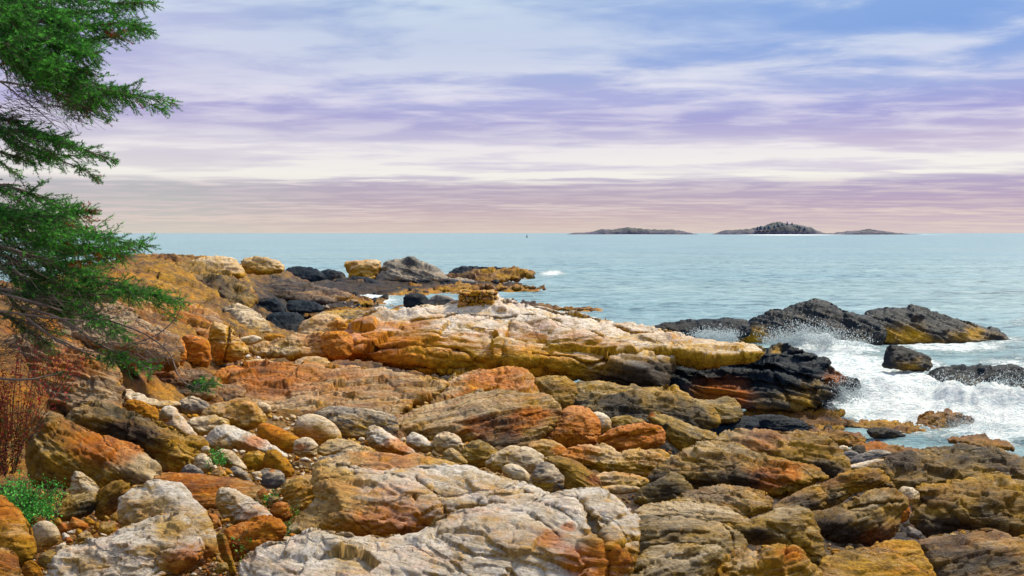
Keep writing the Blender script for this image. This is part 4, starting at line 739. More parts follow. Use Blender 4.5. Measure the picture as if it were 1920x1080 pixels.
R('huge white boulder across the bottom, cracked and rusty at its right end', [(455, 1140), (460, 1062), (474, 1040), (500, 1027), (530, 1019), (557, 1010), (607, 1003), (653, 1007), (707, 1005), (757, 1000), (807, 983), (857, 963), (900, 953), (960, 950), (1000, 941), (1027, 928), (1067, 923), (1120, 924), (1147, 927), (1173, 940), (1193, 963), (1199, 987), (1194, 1020), (1187, 1047), (1170, 1080), (1160, 1140)],
  'white', tilt=50, Y=4.15, ybase=1140, chip=.75, strata=.3, lay=.6, thick=90, soft=1, name='boulder', cat='boulder', dip=10,
  cracks=[([(1080, 938), (1105, 965), (1122, 1005), (1138, 1050), (1142, 1140)], 5.5, .38), ([(1000, 945), (1050, 958), (1085, 985)], 3, .09), ([(800, 1025), (850, 1058), (885, 1090)], 3, .09), ([(900, 955), (980, 965), (1030, 990), (1050, 1010)], 3, .06), ([(1145, 1030), (1190, 1015)], 3, .12), ([(590, 1060), (610, 1040)], 2.5, .08)],
  patches=[(700, 1030, 200, 'w', .25), (950, 980, 140, 'w', .4), (560, 1020, 80, 'w', .35), (1130, 950, 40, 'w', .3), (1155, 1030, 50, 'o', .7), (1155, 1030, 50, 'w', -.5), (1105, 1060, 50, 'r', .9), (1150, 1050, 30, 'r', .5), (1120, 1060, 60, 'w', -.5), (650, 1035, 26, 'o', .6), (1065, 990, 12, 'r', .7), (1035, 1015, 24, 'r', .5), (950, 1040, 60, 'o', .35), (1100, 1010, 40, 'o', .4), (520, 1060, 60, 'w', -.25), (520, 1060, 60, 'o', -.1)])

# ------------------------------------------------------------------ seaweed mats
def weed(label, outline, **kw):
    kw.setdefault('tilt', 74); kw.setdefault('thick', 7); kw.setdefault('chip', 1.6); kw.setdefault('strata', .5); kw.setdefault('edge', .16)
    o = relief('seaweed_mat', outline, 'weed', reg=False, **kw); tag(o, label, 'seaweed', 'mats of golden rockweed'); return o


weed('broad golden seaweed mat below the dark end of the long ledge', [(1385, 782), (1420, 770), (1480, 766), (1550, 762), (1585, 772), (1572, 784), (1600, 790), (1580, 800), (1600, 812), (1540, 812), (1515, 800), (1480, 788), (1420, 790)], Y=19.6)
weed('seaweed mat spreading in front of the squarish dome at the surf line', [(1588, 796), (1600, 789), (1640, 785), (1700, 791), (1730, 800), (1780, 808), (1772, 818), (1700, 820), (1650, 806), (1610, 808)], Y=19.4)
weed('seaweed-covered domed rock half under the foam', [(1714, 800), (1722, 786), (1742, 773), (1773, 767), (1802, 773), (1830, 792), (1826, 810), (1780, 816), (1730, 812)], Y=20.0, tilt=40, thick=20)
weed('golden seaweed hummock against the back brown ledge', [(1508, 810), (1540, 803), (1600, 808), (1630, 820), (1622, 834), (1592, 840), (1566, 834), (1538, 820)], Y=17.0, tilt=60, thick=12)
weed('seaweed streak with a red clump beside the pool', [(1588, 842), (1610, 832), (1645, 828), (1700, 836), (1745, 846), (1765, 842), (1740, 856), (1690, 856), (1640, 852)], Y=15.6, patches=[(1640, 836, 20, 'r', .5)])
weed('seaweed mat at the right end of the pool', [(1770, 826), (1800, 818), (1840, 815), (1885, 828), (1908, 842), (1860, 842), (1810, 834)], Y=16.6)
weed('long thin golden mat along the inner shore of the far point', [(600, 548), (640, 540), (700, 540), (770, 538), (850, 530), (930, 533), (1000, 536), (1032, 541), (950, 545), (870, 549), (780, 551), (690, 549), (640, 553)], Y=66)
weed('orange seaweed heap on the outer tip of the far point', [(828, 524), (860, 512), (900, 506), (950, 504), (998, 508), (1008, 516), (970, 524), (935, 530), (930, 536), (870, 538), (835, 534)], Y=74, tilt=66, thick=9, patches=[(870, 516, 20, 'd', .3)])
weed('orange mat on the near shore of the cove below the violet slab', [(540, 562), (590, 548), (640, 550), (700, 562), (700, 574), (650, 580), (590, 578), (560, 572)], Y=47)
weed('olive mat in the cove behind the long pale ledge', [(560, 590), (600, 580), (660, 575), (715, 578), (700, 590), (650, 592), (600, 598)], Y=39)
weed('narrow dark spit of seaweed right of the stone cairn', [(925, 566), (960, 563), (1000, 566), (1040, 573), (1080, 576), (1125, 580), (1080, 584), (1000, 580), (940, 576)], Y=44, patches=[(980, 570, 40, 'd', .3)])
weed('tiny seaweed reef left of the dark boulder pair', [(690, 596), (720, 582), (755, 576), (760, 584), (730, 592)], Y=36)

# ------------------------------------------------------------------ the sea
fg = np.concatenate([np.linspace(-2600, -400, 60), np.linspace(-380, 2300, 760), np.linspace(2330, 5000, 60)])
fl = np.concatenate([np.exp(np.linspace(math.log(7), math.log(170), 540)), np.exp(np.linspace(math.log(173), math.log(62000), 90))])
UU, YY = np.meshgrid(fg, fl); XX = (UU - 960) / F * YY
Ps = np.stack([XX, YY, np.zeros_like(XX)], -1).reshape(-1, 3); Yf = YY.ravel(); U = UU.ravel()
PYs = 540 - F * (-CAMH * cp + Yf * sp) / (Yf * cp + CAMH * sp)
fo = np.zeros(len(Ps))
for (px, py, rx, ry, v) in [(1730, 760, 210, 62, 1.15), (1600, 700, 120, 44, 1.0), (1700, 690, 90, 30, .9), (1560, 655, 110, 20, .9), (1880, 790, 130, 60, 1.1), (1350, 632, 70, 14, 1), (1790, 648, 150, 14, .8),
                            (1880, 640, 90, 18, .6), (1900, 690, 90, 40, .65), (1640, 785, 130, 26, .7), (1820, 720, 140, 30, .8), (700, 562, 70, 12, .75), (640, 556, 60, 6, .6), (960, 530, 60, 7, .5),
                            (1035, 513, 36, 8, .7), (880, 552, 100, 7, .4), (1000, 556, 90, 6, .35), (1220, 560, 160, 6, .18), (1330, 515, 160, 4, .25), (1480, 440.2, 110, 1.2, .9), (1180, 440, 150, .8, .5), (1700, 439.8, 160, .8, .5), (1860, 436.5, 60, 1.0, .4), (1930, 605, 90, 10, .5), (1250, 590, 80, 8, .3)]:
    fo = np.maximum(fo, v * np.exp(-(((U - px) / rx) ** 2 + ((PYs - py) / ry) ** 2)))
nearw = Yf < 175
pw = Ps[nearw]; zq = np.zeros(len(Ps))
sw = fbm(pw * [.16, .42, 1], 4, 41, .55) * .085 + fbm(pw * [.7, 1.9, 1] + 7, 4, 42, .6) * .036
w2 = 1 - np.abs(fbm(pw * [.5, 1.1, 1] + 3, 4, 47, .55))
ch = fo[nearw]
sw = sw * (1 + .5 * ch) + np.clip(ch - .35, 0, 1) * (.26 * fbm(pw * [.55, .8, 1] + 1, 3, 44) + .16 * w2 + .07 * fbm(pw * 3.4, 4, 45, .65) + .12)
# crest of the breaking wave in front of the drenched rock
for (px, py, rx, ry, hgt) in [(1850, 768, 120, 18, .55), (1700, 745, 90, 10, .28), (1590, 742, 44, 16, .3), (1560, 650, 80, 6, .3), (1740, 690, 60, 8, .22), (1345, 632, 44, 6, .3)]:
    g = np.exp(-(((U[nearw] - px) / rx) ** 2 + ((PYs[nearw] - py) / ry) ** 2)); sw = sw + hgt * g * (1 + .55 * fbm(pw * 1.1, 5, 49, .55))
zq[nearw] = sw * np.clip((175 - Yf[nearw]) / 60, 0, 1)
Ps[:, 2] = zq
nx, ny = len(fg), len(fl); ii = np.arange(nx * ny).reshape(ny, nx)
Qd = np.stack([ii[:-1, :-1], ii[:-1, 1:], ii[1:, 1:], ii[1:, :-1]], -1).reshape(-1, 4)
cen = Ps[Qd].mean(1); keep = (cen[:, 1] > 120) | (zg(cen[:, 0], np.minimum(cen[:, 1], 130)) < .55)
Qd = Qd[keep]
m = bpy.data.materials.new('sea_water'); m.use_nodes = True; k = NT(m.node_tree)
P_ = k.n('ShaderNodeTexCoord').outputs['Object']; fa = k.n('ShaderNodeAttribute', _attribute_name='foam').outputs['Fac']
big = k.noise(k.mapping(P_, scale=(.010, .03, 1)), 1, 6, .6); mid = k.noise(k.mapping(P_, scale=(.42, 1.15, 1)), 1, 9, .74, .3); fin = k.noise(k.mapping(P_, scale=(1.6, 5, 3)), 1, 6, .7)
vb = k.noise(k.mapping(P_, scale=(.035, .22, 1)), 1, 7, .7, .4)
wc = k.ramp(k.math('ADD', k.math('MULTIPLY', mid, .55), k.math('ADD', k.math('MULTIPLY', vb, .2), k.math('MULTIPLY', fin, .25))),
            [(.40, (.02, .055, .08, 1)), (.45, (.11, .20, .235, 1)), (.49, (.20, .32, .345, 1)), (.55, (.28, .405, .425, 1)), (.62, (.42, .54, .56, 1))])
wc = k.mix(k.smooth(big, .4, .62), wc, k.mix(1.0, wc, (.84, .93, 1.0, 1), 'MULTIPLY'))
fn = k.noise(k.mapping(P_, scale=(.55, 1.0, 1)), 1.4, 10, .68, 1.2); fn2 = k.noise(k.mapping(P_, loc=(3, 1, 2), scale=(1.4, 2.2, 2)), 3.0, 8, .7, .8)
fs_ = k.math('ADD', k.math('MULTIPLY', fn, .6), k.math('MULTIPLY', fn2, .4))
thr = k.math('SUBTRACT', .78, k.math('MULTIPLY', fa, .55))
fm = k.smooth(fs_, k.math('SUBTRACT', thr, .07), k.math('ADD', thr, .07))
fc = k.ramp(k.math('ADD', fn2, k.math('MULTIPLY', k.math('SUBTRACT', fa, .6), .16)), [(.33, (.22, .34, .42, 1)), (.44, (.46, .60, .65, 1)), (.55, (.84, .89, .90, 1))])
c = k.mix(fm, wc, fc)
bpn = k.n('ShaderNodeBump'); k.link(k.math('ADD', k.math('MULTIPLY', mid, 1.0), k.math('ADD', k.math('MULTIPLY', fin, .35), k.math('MULTIPLY', k.math('MULTIPLY', fm, fn2), 1.2))), bpn.inputs['Height'])
bpn.inputs['Strength'].default_value = .8; bpn.inputs['Distance'].default_value = .22
b = k.n('ShaderNodeBsdfPrincipled'); k.link(c, b.inputs['Base Color']); k.link(bpn.outputs[0], b.inputs['Normal'])
k.put(b.inputs['Roughness'], k.math('ADD', .30, k.math('MULTIPLY', fm, .5))); b.inputs['IOR'].default_value = 1.33; b.inputs['Specular IOR Level'].default_value = .22
k.link(b.outputs[0], k.n('ShaderNodeOutputMaterial').inputs[0])
sea = mesh_from('sea', Ps, Qd, m, {'foam': fo}); tag(sea, 'pale teal sea with white surf around the rocks', kind='structure')

# ------------------------------------------------------------------ spray
def droplets(name, label, jets, mat, seed):
    rs = np.random.RandomState(seed); Cc, Rr = [], []
    for (px, py, Y, n, wx, hz, r0, r1, lean) in jets:
        n = int(n * 1.8); r0 *= .7; r1 *= .85
        base = atY(px, py, Y); mpp = Y / F
        t = rs.beta(1.15, 2.4, n); a = rs.normal(0, .42, n)
        clump = rs.randint(0, 26, n); ca = rs.normal(0, .5, 26); a = a * .45 + ca[clump] * .8; hgt = rs.uniform(.5, 1, 26)[clump]
        x = (a * wx * (.45 + .75 * t) + lean * t * wx) * mpp; z = t * hz * hgt * mpp + rs.normal(0, .03, n); y = rs.normal(0, .22, n) * (1 + t)
        Cc.append(base + np.stack([x, y, np.maximum(z, -.1)], -1)); Rr.append(rs.uniform(r0, r1, n) * rs.choice([.55, 1, 1.5], n, p=[.55, .35, .1]))
    Cc = np.vstack(Cc); Rr = np.concatenate(Rr)
    O = np.array([[1, 0, 0], [-1, 0, 0], [0, 1, 0], [0, -1, 0], [0, 0, 1.3], [0, 0, -1.3]]); Tt = np.array([[0, 2, 4], [2, 1, 4], [1, 3, 4], [3, 0, 4], [2, 0, 5], [1, 2, 5], [3, 1, 5], [0, 3, 5]])
    V = (Cc[:, None] + O[None] * Rr[:, None, None] * rs.uniform(.7, 1.3, (len(Cc), 1, 3))).reshape(-1, 3); T = (Tt[None] + 6 * np.arange(len(Cc))[:, None, None]).reshape(-1, 3)
    o = mesh_from(name, V, T, mat); tag(o, label, 'sea spray', kind='stuff'); return o


mspray = plain('spray_drops', (.72, .78, .80), .4, .05, 5, trans=.45)
droplets('sea_spray', 'fan of white droplets thrown up across the big left surf islet', [(1490, 648, 33.5, 2600, 60, 62, .010, .026, .3), (1545, 646, 33.5, 2000, 70, 58, .010, .024, .1), (1450, 646, 33.8, 700, 40, 34, .01, .024, 0), (1600, 648, 33.5, 600, 60, 30, .01, .022, .2)], mspray, 5)
droplets('sea_spray', 'heavy burst of white droplets over the drenched rock at the right edge', [(1790, 770, 23.2, 5200, 70, 90, .007, .020, .1), (1880, 775, 23.2, 6500, 60, 100, .007, .020, 0), (1840, 770, 23.0, 3500, 90, 60, .008, .022, 0), (1730, 765, 23.2, 1600, 50, 40, .007, .018, -.2), (1950, 775, 23.2, 3000, 50, 90, .007, .020, 0)], mspray, 6)
droplets('sea_spray', 'small splash of droplets against the orange tip of the dark ledge', [(1575, 752, 20.9, 2200, 40, 60, .006, .017, .3), (1545, 762, 20.9, 900, 26, 26, .006, .016, 0), (1600, 740, 21.2, 900, 30, 40, .006, .014, .2)], mspray, 7)
droplets('sea_spray', 'white splash at the dark tail left of the big surf islet', [(1350, 638, 33, 1500, 50, 34, .010, .024, 0), (1320, 634, 33, 900, 40, 24, .010, .022, 0), (1370, 640, 33, 700, 24, 34, .01, .022, 0)], mspray, 8)
droplets('sea_spray', 'thin splash around the seaweed-covered dome near the surf line', [(1790, 805, 19.8, 1500, 60, 46, .004, .011, .3), (1840, 806, 19.8, 1300, 60, 40, .004, .011, 0)], mspray, 9)

# ------------------------------------------------------------------ islands and their trees
mi = bpy.data.materials.new('island_rock'); mi.use_nodes = True; k = NT(mi.node_tree)
P_ = k.n('ShaderNodeTexCoord').outputs['Object']; sx = k.n('ShaderNodeSeparateXYZ'); k.link(P_, sx.inputs[0])
n_ = k.noise(k.mapping(P_, scale=(1, 1, 3)), .05, 8, .7); nb = k.noise(P_, .02, 5, .6)
rockc = k.ramp(n_, [(.38, (.015, .022, .06, 1)), (.5, (.05, .055, .10, 1)), (.64, (.17, .13, .14, 1))])
grass = k.ramp(n_, [(.38, (.02, .035, .06, 1)), (.6, (.07, .075, .07, 1))])
up = k.math('MULTIPLY', k.smooth(sx.outputs[2], 7, 15), k.smooth(nb, .36, .5))
c = k.mix(up, rockc, grass)
b = k.n('ShaderNodeBsdfPrincipled'); k.link(c, b.inputs[0]); b.inputs['Roughness'].default_value = .9
k.link(b.outputs[0], k.n('ShaderNodeOutputMaterial').inputs[0])


def island(label, prof, Y, depth, seed):
    prof = np.array(prof, float); mpp = Y / F
    xs = np.linspace(prof[0, 0], prof[-1, 0], 260); hh = np.interp(xs, prof[:, 0], prof[:, 1]) * mpp
    ys = np.linspace(-1, 1, 26); X, T_ = np.meshgrid((xs - 960) * mpp, ys); H = np.tile(hh, (26, 1))
    P = np.stack([X, Y + T_ * depth, np.zeros_like(X)], -1).reshape(-1, 3)
    h = H.ravel() * np.sqrt(np.clip(1 - T_.ravel() ** 2, 0, 1)) ** 1.3
    P[:, 2] = h * (1 + .16 * fbm(P * [.03, .03, 1], 5, seed, .6)) + 1.2 * fbm(P * [.08, .05, 1], 4, seed + 4) * np.clip(h / 4, 0, 1) - .6
    ii = np.arange(260 * 26).reshape(26, 260)
    Q = np.stack([ii[:-1, :-1], ii[:-1, 1:], ii[1:, 1:], ii[1:, :-1]], -1).reshape(-1, 4)
    o = mesh_from('island', P, Q, mi); tag(o, label, kind='structure'); return o


island('long low treeless island, leftmost of the three', [(1060, 0), (1078, 3), (1110, 5), (1130, 9), (1160, 11), (1200, 12), (1230, 10), (1262, 9), (1285, 5), (1308, 0)], 3000, 60, 1)
island('highest island, with dark trees on its shoulder', [(1336, 0), (1356, 7), (1395, 10), (1420, 13), (1448, 19), (1475, 20), (1498, 17), (1518, 12), (1538, 4), (1552, 0)], 2900, 60, 2)
island('small low brown island, rightmost of the three', [(1500, 0), (1535, 2), (1560, 3), (1590, 6), (1615, 9), (1640, 9), (1662, 5), (1690, 2), (1730, 0)], 2700, 45, 3)
mt = plain('island_tree_green', (.015, .055, .12), .9, .4, .3)
rs = np.random.RandomState(4)
for i, (px, base, hh) in enumerate([(1420, 430, 7), (1426, 430, 9), (1434, 430, 8), (1441, 429, 8), (1452, 427, 7), (1459, 425, 8), (1467, 422, 6), (1476, 421, 7), (1485, 420, 4), (1500, 428, 6), (1508, 430, 5), (1495, 426, 5)]):
    Y = 2850; p = atY(px, base, Y); p[2] -= 4; H = hh * .7 * Y / F + 4; V, T = [], []
    for l in range(5):
        z0 = p[2] + H * (.15 + .17 * l); r = H * .5 * (1 - (l / 5.2) ** 1.5); nsd = 9; b0 = len(V)
        for q in range(nsd):
            a = 6.283 * q / nsd; rr_ = r * rs.uniform(.6, 1.15); V.append((p[0] + rr_ * math.cos(a), p[1] + rr_ * math.sin(a), z0 + rs.uniform(-1, 1)))
        V.append((p[0], p[1], z0 + H * .30)); V.append((p[0], p[1], z0))
        for q in range(nsd): T.append((b0 + q, b0 + (q + 1) % nsd, b0 + nsd)); T.append((b0 + (q + 1) % nsd, b0 + q, b0 + nsd + 1))
    o = mesh_from('conifer_tree', V, T, mt, smooth=False, loc=tuple(p)); tag(o, 'tiny dark conifer standing on the shoulder of the highest island', 'tree', 'trees on the highest island')

# a tiny dark channel marker on the horizon
mk = plain('marker_paint', (.05, .07, .08), .6)
Yb = 900; p = atY(988, 439.5, Yb); p[2] = -.3
def lathe(prof, n=12):
    V = [(r * math.cos(6.2832 * q / n), r * math.sin(6.2832 * q / n), z) for r, z in prof for q in range(n)]
    T = [(i * n + q, i * n + (q + 1) % n, (i + 1) * n + (q + 1) % n, (i + 1) * n + q) for i in range(len(prof) - 1) for q in range(n)]
    return np.array(V), np.array(T)
bu = empty('channel_buoy', tuple(p)); tag(bu, 'tiny dark channel buoy on the horizon left of the islands', 'buoy')
V, T = lathe([(.01, 0), (1.0, .1), (1.1, .6), (1.0, 1.1), (.01, 1.15)]); mesh_from('float', V, T, mk, parent=bu)
V, T = lathe([(.45, 1.1), (.3, 2.6), (.55, 2.65), (.55, 3.1), (.01, 3.3)]); mesh_from('mast', V, T, mk, parent=bu)

# ------------------------------------------------------------------ cairn of stacked stones on the long ledge
pc = atY(893, 575, 22.4); cairn = empty('stone_cairn', tuple(pc)); tag(cairn, 'square knee-high cairn of stacked yellow stones on top of the long pale ledge', 'cairn')
rs = np.random.RandomState(12); zc = -.06; row = 0
while zc < .44:
    hrow = rs.uniform(.055, .085); 
    for fy in (-.28, 0, .28):
        x = -.50 - .05 * (row < 2) + rs.uniform(0, .05)
        while x < .44 + .1 * (row < 2):
            wdt = rs.choice([rs.uniform(.07, .14), rs.uniform(.15, .34)]); th = rs.uniform(0, 6.28)
            a = np.linspace(0, math.pi, 7); bb_ = np.linspace(0, 2 * math.pi, 11)[:-1]
            V = np.array([(math.sin(u) * math.cos(v), math.sin(u) * math.sin(v), math.cos(u)) for u in a for v in bb_])
            V = np.sign(V) * np.abs(V) ** .7 * [wdt * .52, .17, hrow * rs.uniform(.48, .85)]
            V = V + fbm(V * 9 + th * 5, 3, row)[:, None] * V * .16
            T = np.array([(i * 10 + q, (i + 1) * 10 + q, (i + 1) * 10 + (q + 1) % 10, i * 10 + (q + 1) % 10) for i in range(6) for q in range(10)])
            t = rs.uniform(-.12, .12); V[:, 2] += V[:, 0] * t
            V = V + [x + wdt / 2, fy + rs.uniform(-.05, .05), zc + hrow / 2 + rs.uniform(-.024, .024)]
            if fy == -.28 or zc > .34 or x < -.45 or x > .3:
                li = np.tile([.25 + rs.uniform(-.1, .2), .30 + rs.uniform(-.1, .3), .75, .05], (len(V), 1))
                mesh_from('stone', V, T, MAT['tan'], {'lich_shade': li, 'rp': V * 1.6 + th * 4}, parent=cairn)
            x += wdt + .004
    zc += hrow; row += 1

# ------------------------------------------------------------------ beach pebbles
MK = np.zeros((300, 560), bool); gxx, gyy = np.meshgrid((np.arange(560) - 40) * 4.0, np.arange(300) * 4.0); gpt = np.stack([gxx.ravel(), gyy.ravel()], -1)
for o_ in OUTL:
    b0, b1 = o_.min(0), o_.max(0); w_ = np.nonzero((gpt[:, 0] >= b0[0]) & (gpt[:, 0] <= b1[0]) & (gpt[:, 1] >= b0[1]) & (gpt[:, 1] <= b1[1]))[0]
    MK.ravel()[w_[inside(gpt[w_], o_)]] = True
def pebbles(label, group, region, n, r0, r1, seed, kinds=('cobble', 'cobblegold', 'tan', 'white'), frac=0.25):
    rs = np.random.RandomState(seed); reg = np.array(region, float); x0, y0 = reg.min(0); x1, y1 = reg.max(0); c = 0; tries = 0
    placed = []
    while c < n and tries < n * 60:
        tries += 1
        q = np.array([[rs.uniform(x0, x1), rs.uniform(y0, y1)]])
        if not inside(q, reg)[0]: continue
        r = rs.uniform(r0, r1) * (.6 + .4 * rs.rand()); x, y = q[0]
        chk = np.array([[x, y + r * .5], [x, y - r * .6], [x - r, y], [x + r, y]])
        ins = MK[np.clip((chk[:, 1] / 4).astype(int), 0, 299), np.clip((chk[:, 0] / 4 + 40).astype(int), 0, 559)].sum() - 1
        if ins > 0: continue
        if any((x - a) ** 2 + (y - b) ** 2 < (r + rr) ** 2 * .45 for a, b, rr in placed): continue
        m_ = rs.randint(6, 9); a = np.sort(rs.uniform(0, 6.283, m_) * .35 + np.arange(m_) / m_ * 6.283 * .9); el = rs.uniform(.55, .85); th = rs.uniform(-.5, .5)
        R_ = r * rs.uniform(.85, 1.15, m_); px = R_ * np.cos(a); py = R_ * np.sin(a) * el
        o = [(x + px[i] * math.cos(th) - py[i] * math.sin(th), y + px[i] * math.sin(th) + py[i] * math.cos(th)) for i in range(m_)]
        ob = relief('pebble', o, kinds[rs.randint(len(kinds))], tilt=38, thick=r * .6, soft=1, chip=1.0, strata=.1, edge=.04, reg=False, seed=seed * 100 + c, step=1.9, zoff=.0, push=0, back=1.2)
        tag(ob, label, 'pebble', group); placed.append((x, y, r)); c += 1


pebbles('fist-to-head sized angular stone jammed between the big boulders at the lower left', 'jammed stones at the lower left', [(60, 900), (400, 880), (580, 900), (560, 1060), (60, 1080)], 34, 14, 30, 28, kinds=('cobble', 'olive', 'tan', 'rusty', 'gold'))
pebbles('small worn pebble filling the gaps between the big boulders at the lower left', 'pebbles between the lower left boulders', [(60, 930), (400, 880), (560, 900), (560, 1040), (400, 1080), (60, 1080)], 85, 4, 13, 21)
pebbles('small stone wedged among the cobbles in the middle left', 'stones among the middle left cobbles', [(290, 760), (380, 745), (560, 780), (740, 800), (700, 860), (600, 890), (420, 900), (290, 890)], 80, 5, 14, 22)
pebbles('small stone lying among the cobbles behind the white foreground ledges', 'stones behind the white foreground ledges', [(740, 810), (880, 815), (1060, 840), (1120, 900), (1000, 920), (860, 870), (740, 850)], 40, 5, 14, 23, kinds=('cobble', 'tan', 'olive', 'gold'))
pebbles('small pebble in the gap beside the knobbly golden heap', 'pebbles beside the knobbly golden heap', [(440, 625), (540, 622), (560, 640), (470, 690), (440, 680)], 14, 5, 10, 24)
pebbles('low brown knob of rock breaking through between the right-hand ledges', 'knobs of rock between the right-hand ledges', [(1200, 800), (1560, 800), (1720, 900), (1900, 900), (1900, 1080), (1200, 1080)], 22, 10, 22, 25, kinds=('brown', 'olive', 'tan', 'grey'))
pebbles('broken brown block lying on the layered rock in the middle of the shore', 'broken blocks on the layered middle slab', [(430, 690), (800, 700), (1300, 740), (1250, 800), (900, 860), (700, 780), (450, 770)], 36, 7, 20, 26, kinds=('brown', 'gold', 'strata', 'olive'))
pebbles('small dark rock scattered on the golden seaweed near the far cove', 'dark rocks on the seaweed near the far cove', [(470, 560), (560, 520), (700, 530), (1000, 510), (1000, 540), (720, 560), (700, 600), (480, 600)], 26, 5, 13, 27, kinds=('black', 'grey', 'black', 'purple'))


def gravel(label, region, n, r0, r1, seed, mat):
    rs = np.random.RandomState(seed); reg = np.array(region, float); a_ = np.linspace(0, math.pi, 5); b_ = np.linspace(0, 2 * math.pi, 8)[:-1]
    B0 = np.array([(math.sin(u) * math.cos(v), math.sin(u) * math.sin(v), math.cos(u)) for u in a_ for v in b_])
    T0 = np.array([(i * 7 + q, (i + 1) * 7 + q, (i + 1) * 7 + (q + 1) % 7, i * 7 + (q + 1) % 7) for i in range(4) for q in range(7)])
    q = rs.uniform(reg.min(0), reg.max(0), (n * 3, 2)); q = q[inside(q, reg)][:n]
    Vs, Ts, Ls, Rs = [], [], [], []
    # spread evenly over the ground seen in this stretch
    Yh = np.array([ground_hit(x, y) or 20 for x, y in q]); P = atY(q[:, 0], q[:, 1], Yh)
    P[:, 2] = zg(P[:, 0], P[:, 1]) - np.interp(P[:, 1], [4, 10, 22, 34, 60], [.14, .26, .42, .15, .05]) + rs.uniform(-.01, .07, len(P))
    for i, p in enumerate(P):
        r = rs.uniform(r0, r1) * p[1] / F; s_ = r * np.array([rs.uniform(.8, 1.5), rs.uniform(.8, 1.3), rs.uniform(.5, .9)]); th = rs.uniform(0, 6.28); c_, n_ = math.cos(th), math.sin(th)
        V = B0 * s_ * rs.uniform(.8, 1.15, (len(B0), 1)); V = np.stack([V[:, 0] * c_ - V[:, 1] * n_, V[:, 0] * n_ + V[:, 1] * c_, V[:, 2] + V[:, 0] * rs.uniform(-.4, .4)], -1) + p
        Vs.append(V); Ts.append(T0 + i * len(B0)); Ls.append(np.tile(np.clip([rs.normal(.38, .2), rs.normal(.4, .25), rs.normal(.5, .25), rs.normal(.15, .15)], 0, 1), (len(B0), 1))); Rs.append(V * 1.6 + rs.uniform(0, 30, 3))
    o = mesh_from('gravel', np.vstack(Vs), np.vstack(Ts), MAT[mat], {'lich_shade': np.vstack(Ls), 'rp': np.vstack(Rs)}); tag(o, label, kind='stuff'); return o


gravel('fine brown and white gravel filling the gaps at the lower left', [(-40, 900), (290, 880), (560, 880), (600, 1000), (480, 1080), (-40, 1080)], 3200, 1.2, 4.5, 31, 'cobble')
gravel('fine gravel among the middle left cobbles', [(220, 740), (420, 740), (760, 800), (740, 880), (600, 900), (300, 900)], 1500, 1.5, 5, 32, 'cobble')
gravel('rubble of small brown stones in the joints of the right-hand ledges', [(740, 700), (1300, 760), (1600, 830), (1900, 900), (1900, 1080), (1180, 1080), (900, 870)], 1500, 1.5, 5, 33, 'brown')

# ------------------------------------------------------------------ tubes, twigs, leaves
def tube(path, r0, r1, n=7):
    path = np.array(path, float); m_ = len(path); tan = np.gradient(path, axis=0); tan /= np.linalg.norm(tan, axis=1, keepdims=True) + 1e-9
    a = np.cross(tan, [0.03, .1, 1.]); a /= np.linalg.norm(a, axis=1, keepdims=True) + 1e-9; b = np.cross(tan, a)
    r = np.linspace(r0, r1, m_)[:, None, None]; th = np.linspace(0, 2 * math.pi, n, endpoint=False)
    V = (path[:, None] + r * (a[:, None] * np.cos(th)[None, :, None] + b[:, None] * np.sin(th)[None, :, None])).reshape(-1, 3)
    T = np.array([(i * n + q, i * n + (q + 1) % n, (i + 1) * n + (q + 1) % n, (i + 1) * n + q) for i in range(m_ - 1) for q in range(n)])
    return V, T


class Bag:
    def __init__(s): s.V, s.T, s.C, s.n = [], [], [], 0

    def add(s, V, T, C=None):
        s.V.append(V); s.T.append(T + s.n); s.n += len(V)
        if C is not None: s.C.append(C)

    def build(s, name, mat, parent, smooth=True):
        if not s.V: return None
        at = {'tint': np.vstack(s.C)} if s.C else None
        return mesh_from(name, np.vstack(s.V), np.vstack(s.T), mat, at, smooth, parent)


def smooth_path(pts, n, rs, jit=0.0):
    pts = np.array(pts, float); t = np.linspace(0, len(pts) - 1, n); i = np.clip(t.astype(int), 0, len(pts) - 2); f = (t - i)[:, None]
    p0 = pts[np.maximum(i - 1, 0)]; p1 = pts[i]; p2 = pts[i + 1]; p3 = pts[np.minimum(i + 2, len(pts) - 1)]
    q = .5 * ((2 * p1) + (p2 - p0) * f + (2 * p0 - 5 * p1 + 4 * p2 - p3) * f ** 2 + (3 * p1 - p0 - 3 * p2 + p3) * f ** 3)
    if jit: q = q + np.cumsum(rs.normal(0, jit, q.shape), 0) * np.linspace(0, 1, n)[:, None]
    return q


def needles(A_, B_, rs, per=.0042, ln=.024, wd=.0052, col=None):
    """needles along many short straight twigs A_->B_"""
    L = np.linalg.norm(B_ - A_, axis=1); cnt = np.maximum(3, (L / per).astype(int)); idx = np.repeat(np.arange(len(A_)), cnt); n = len(idx)
    t = rs.rand(n)[:, None]; base = A_[idx] * (1 - t) + B_[idx] * t; d = (B_ - A_)[idx]; d /= np.linalg.norm(d, axis=1, keepdims=True) + 1e-9
    u = rs.normal(size=(n, 3)); u[:, 2] += .35; u -= (u * d).sum(1, keepdims=True) * d; u /= np.linalg.norm(u, axis=1, keepdims=True) + 1e-9
    tip = base + (d * .62 + u * .85) * (ln * rs.uniform(.7, 1.15, (n, 1)))
    s = np.cross(d, u) * wd * .5
    V = np.stack([base - s, base + s, tip], 1).reshape(-1, 3); T = np.arange(3 * n).reshape(-1, 3)
    C_ = np.repeat(col[idx] * rs.uniform(.75, 1.25, (n, 1)), 3, 0); C_ = np.hstack([C_, np.ones((len(C_), 1))])
    return V, T, C_


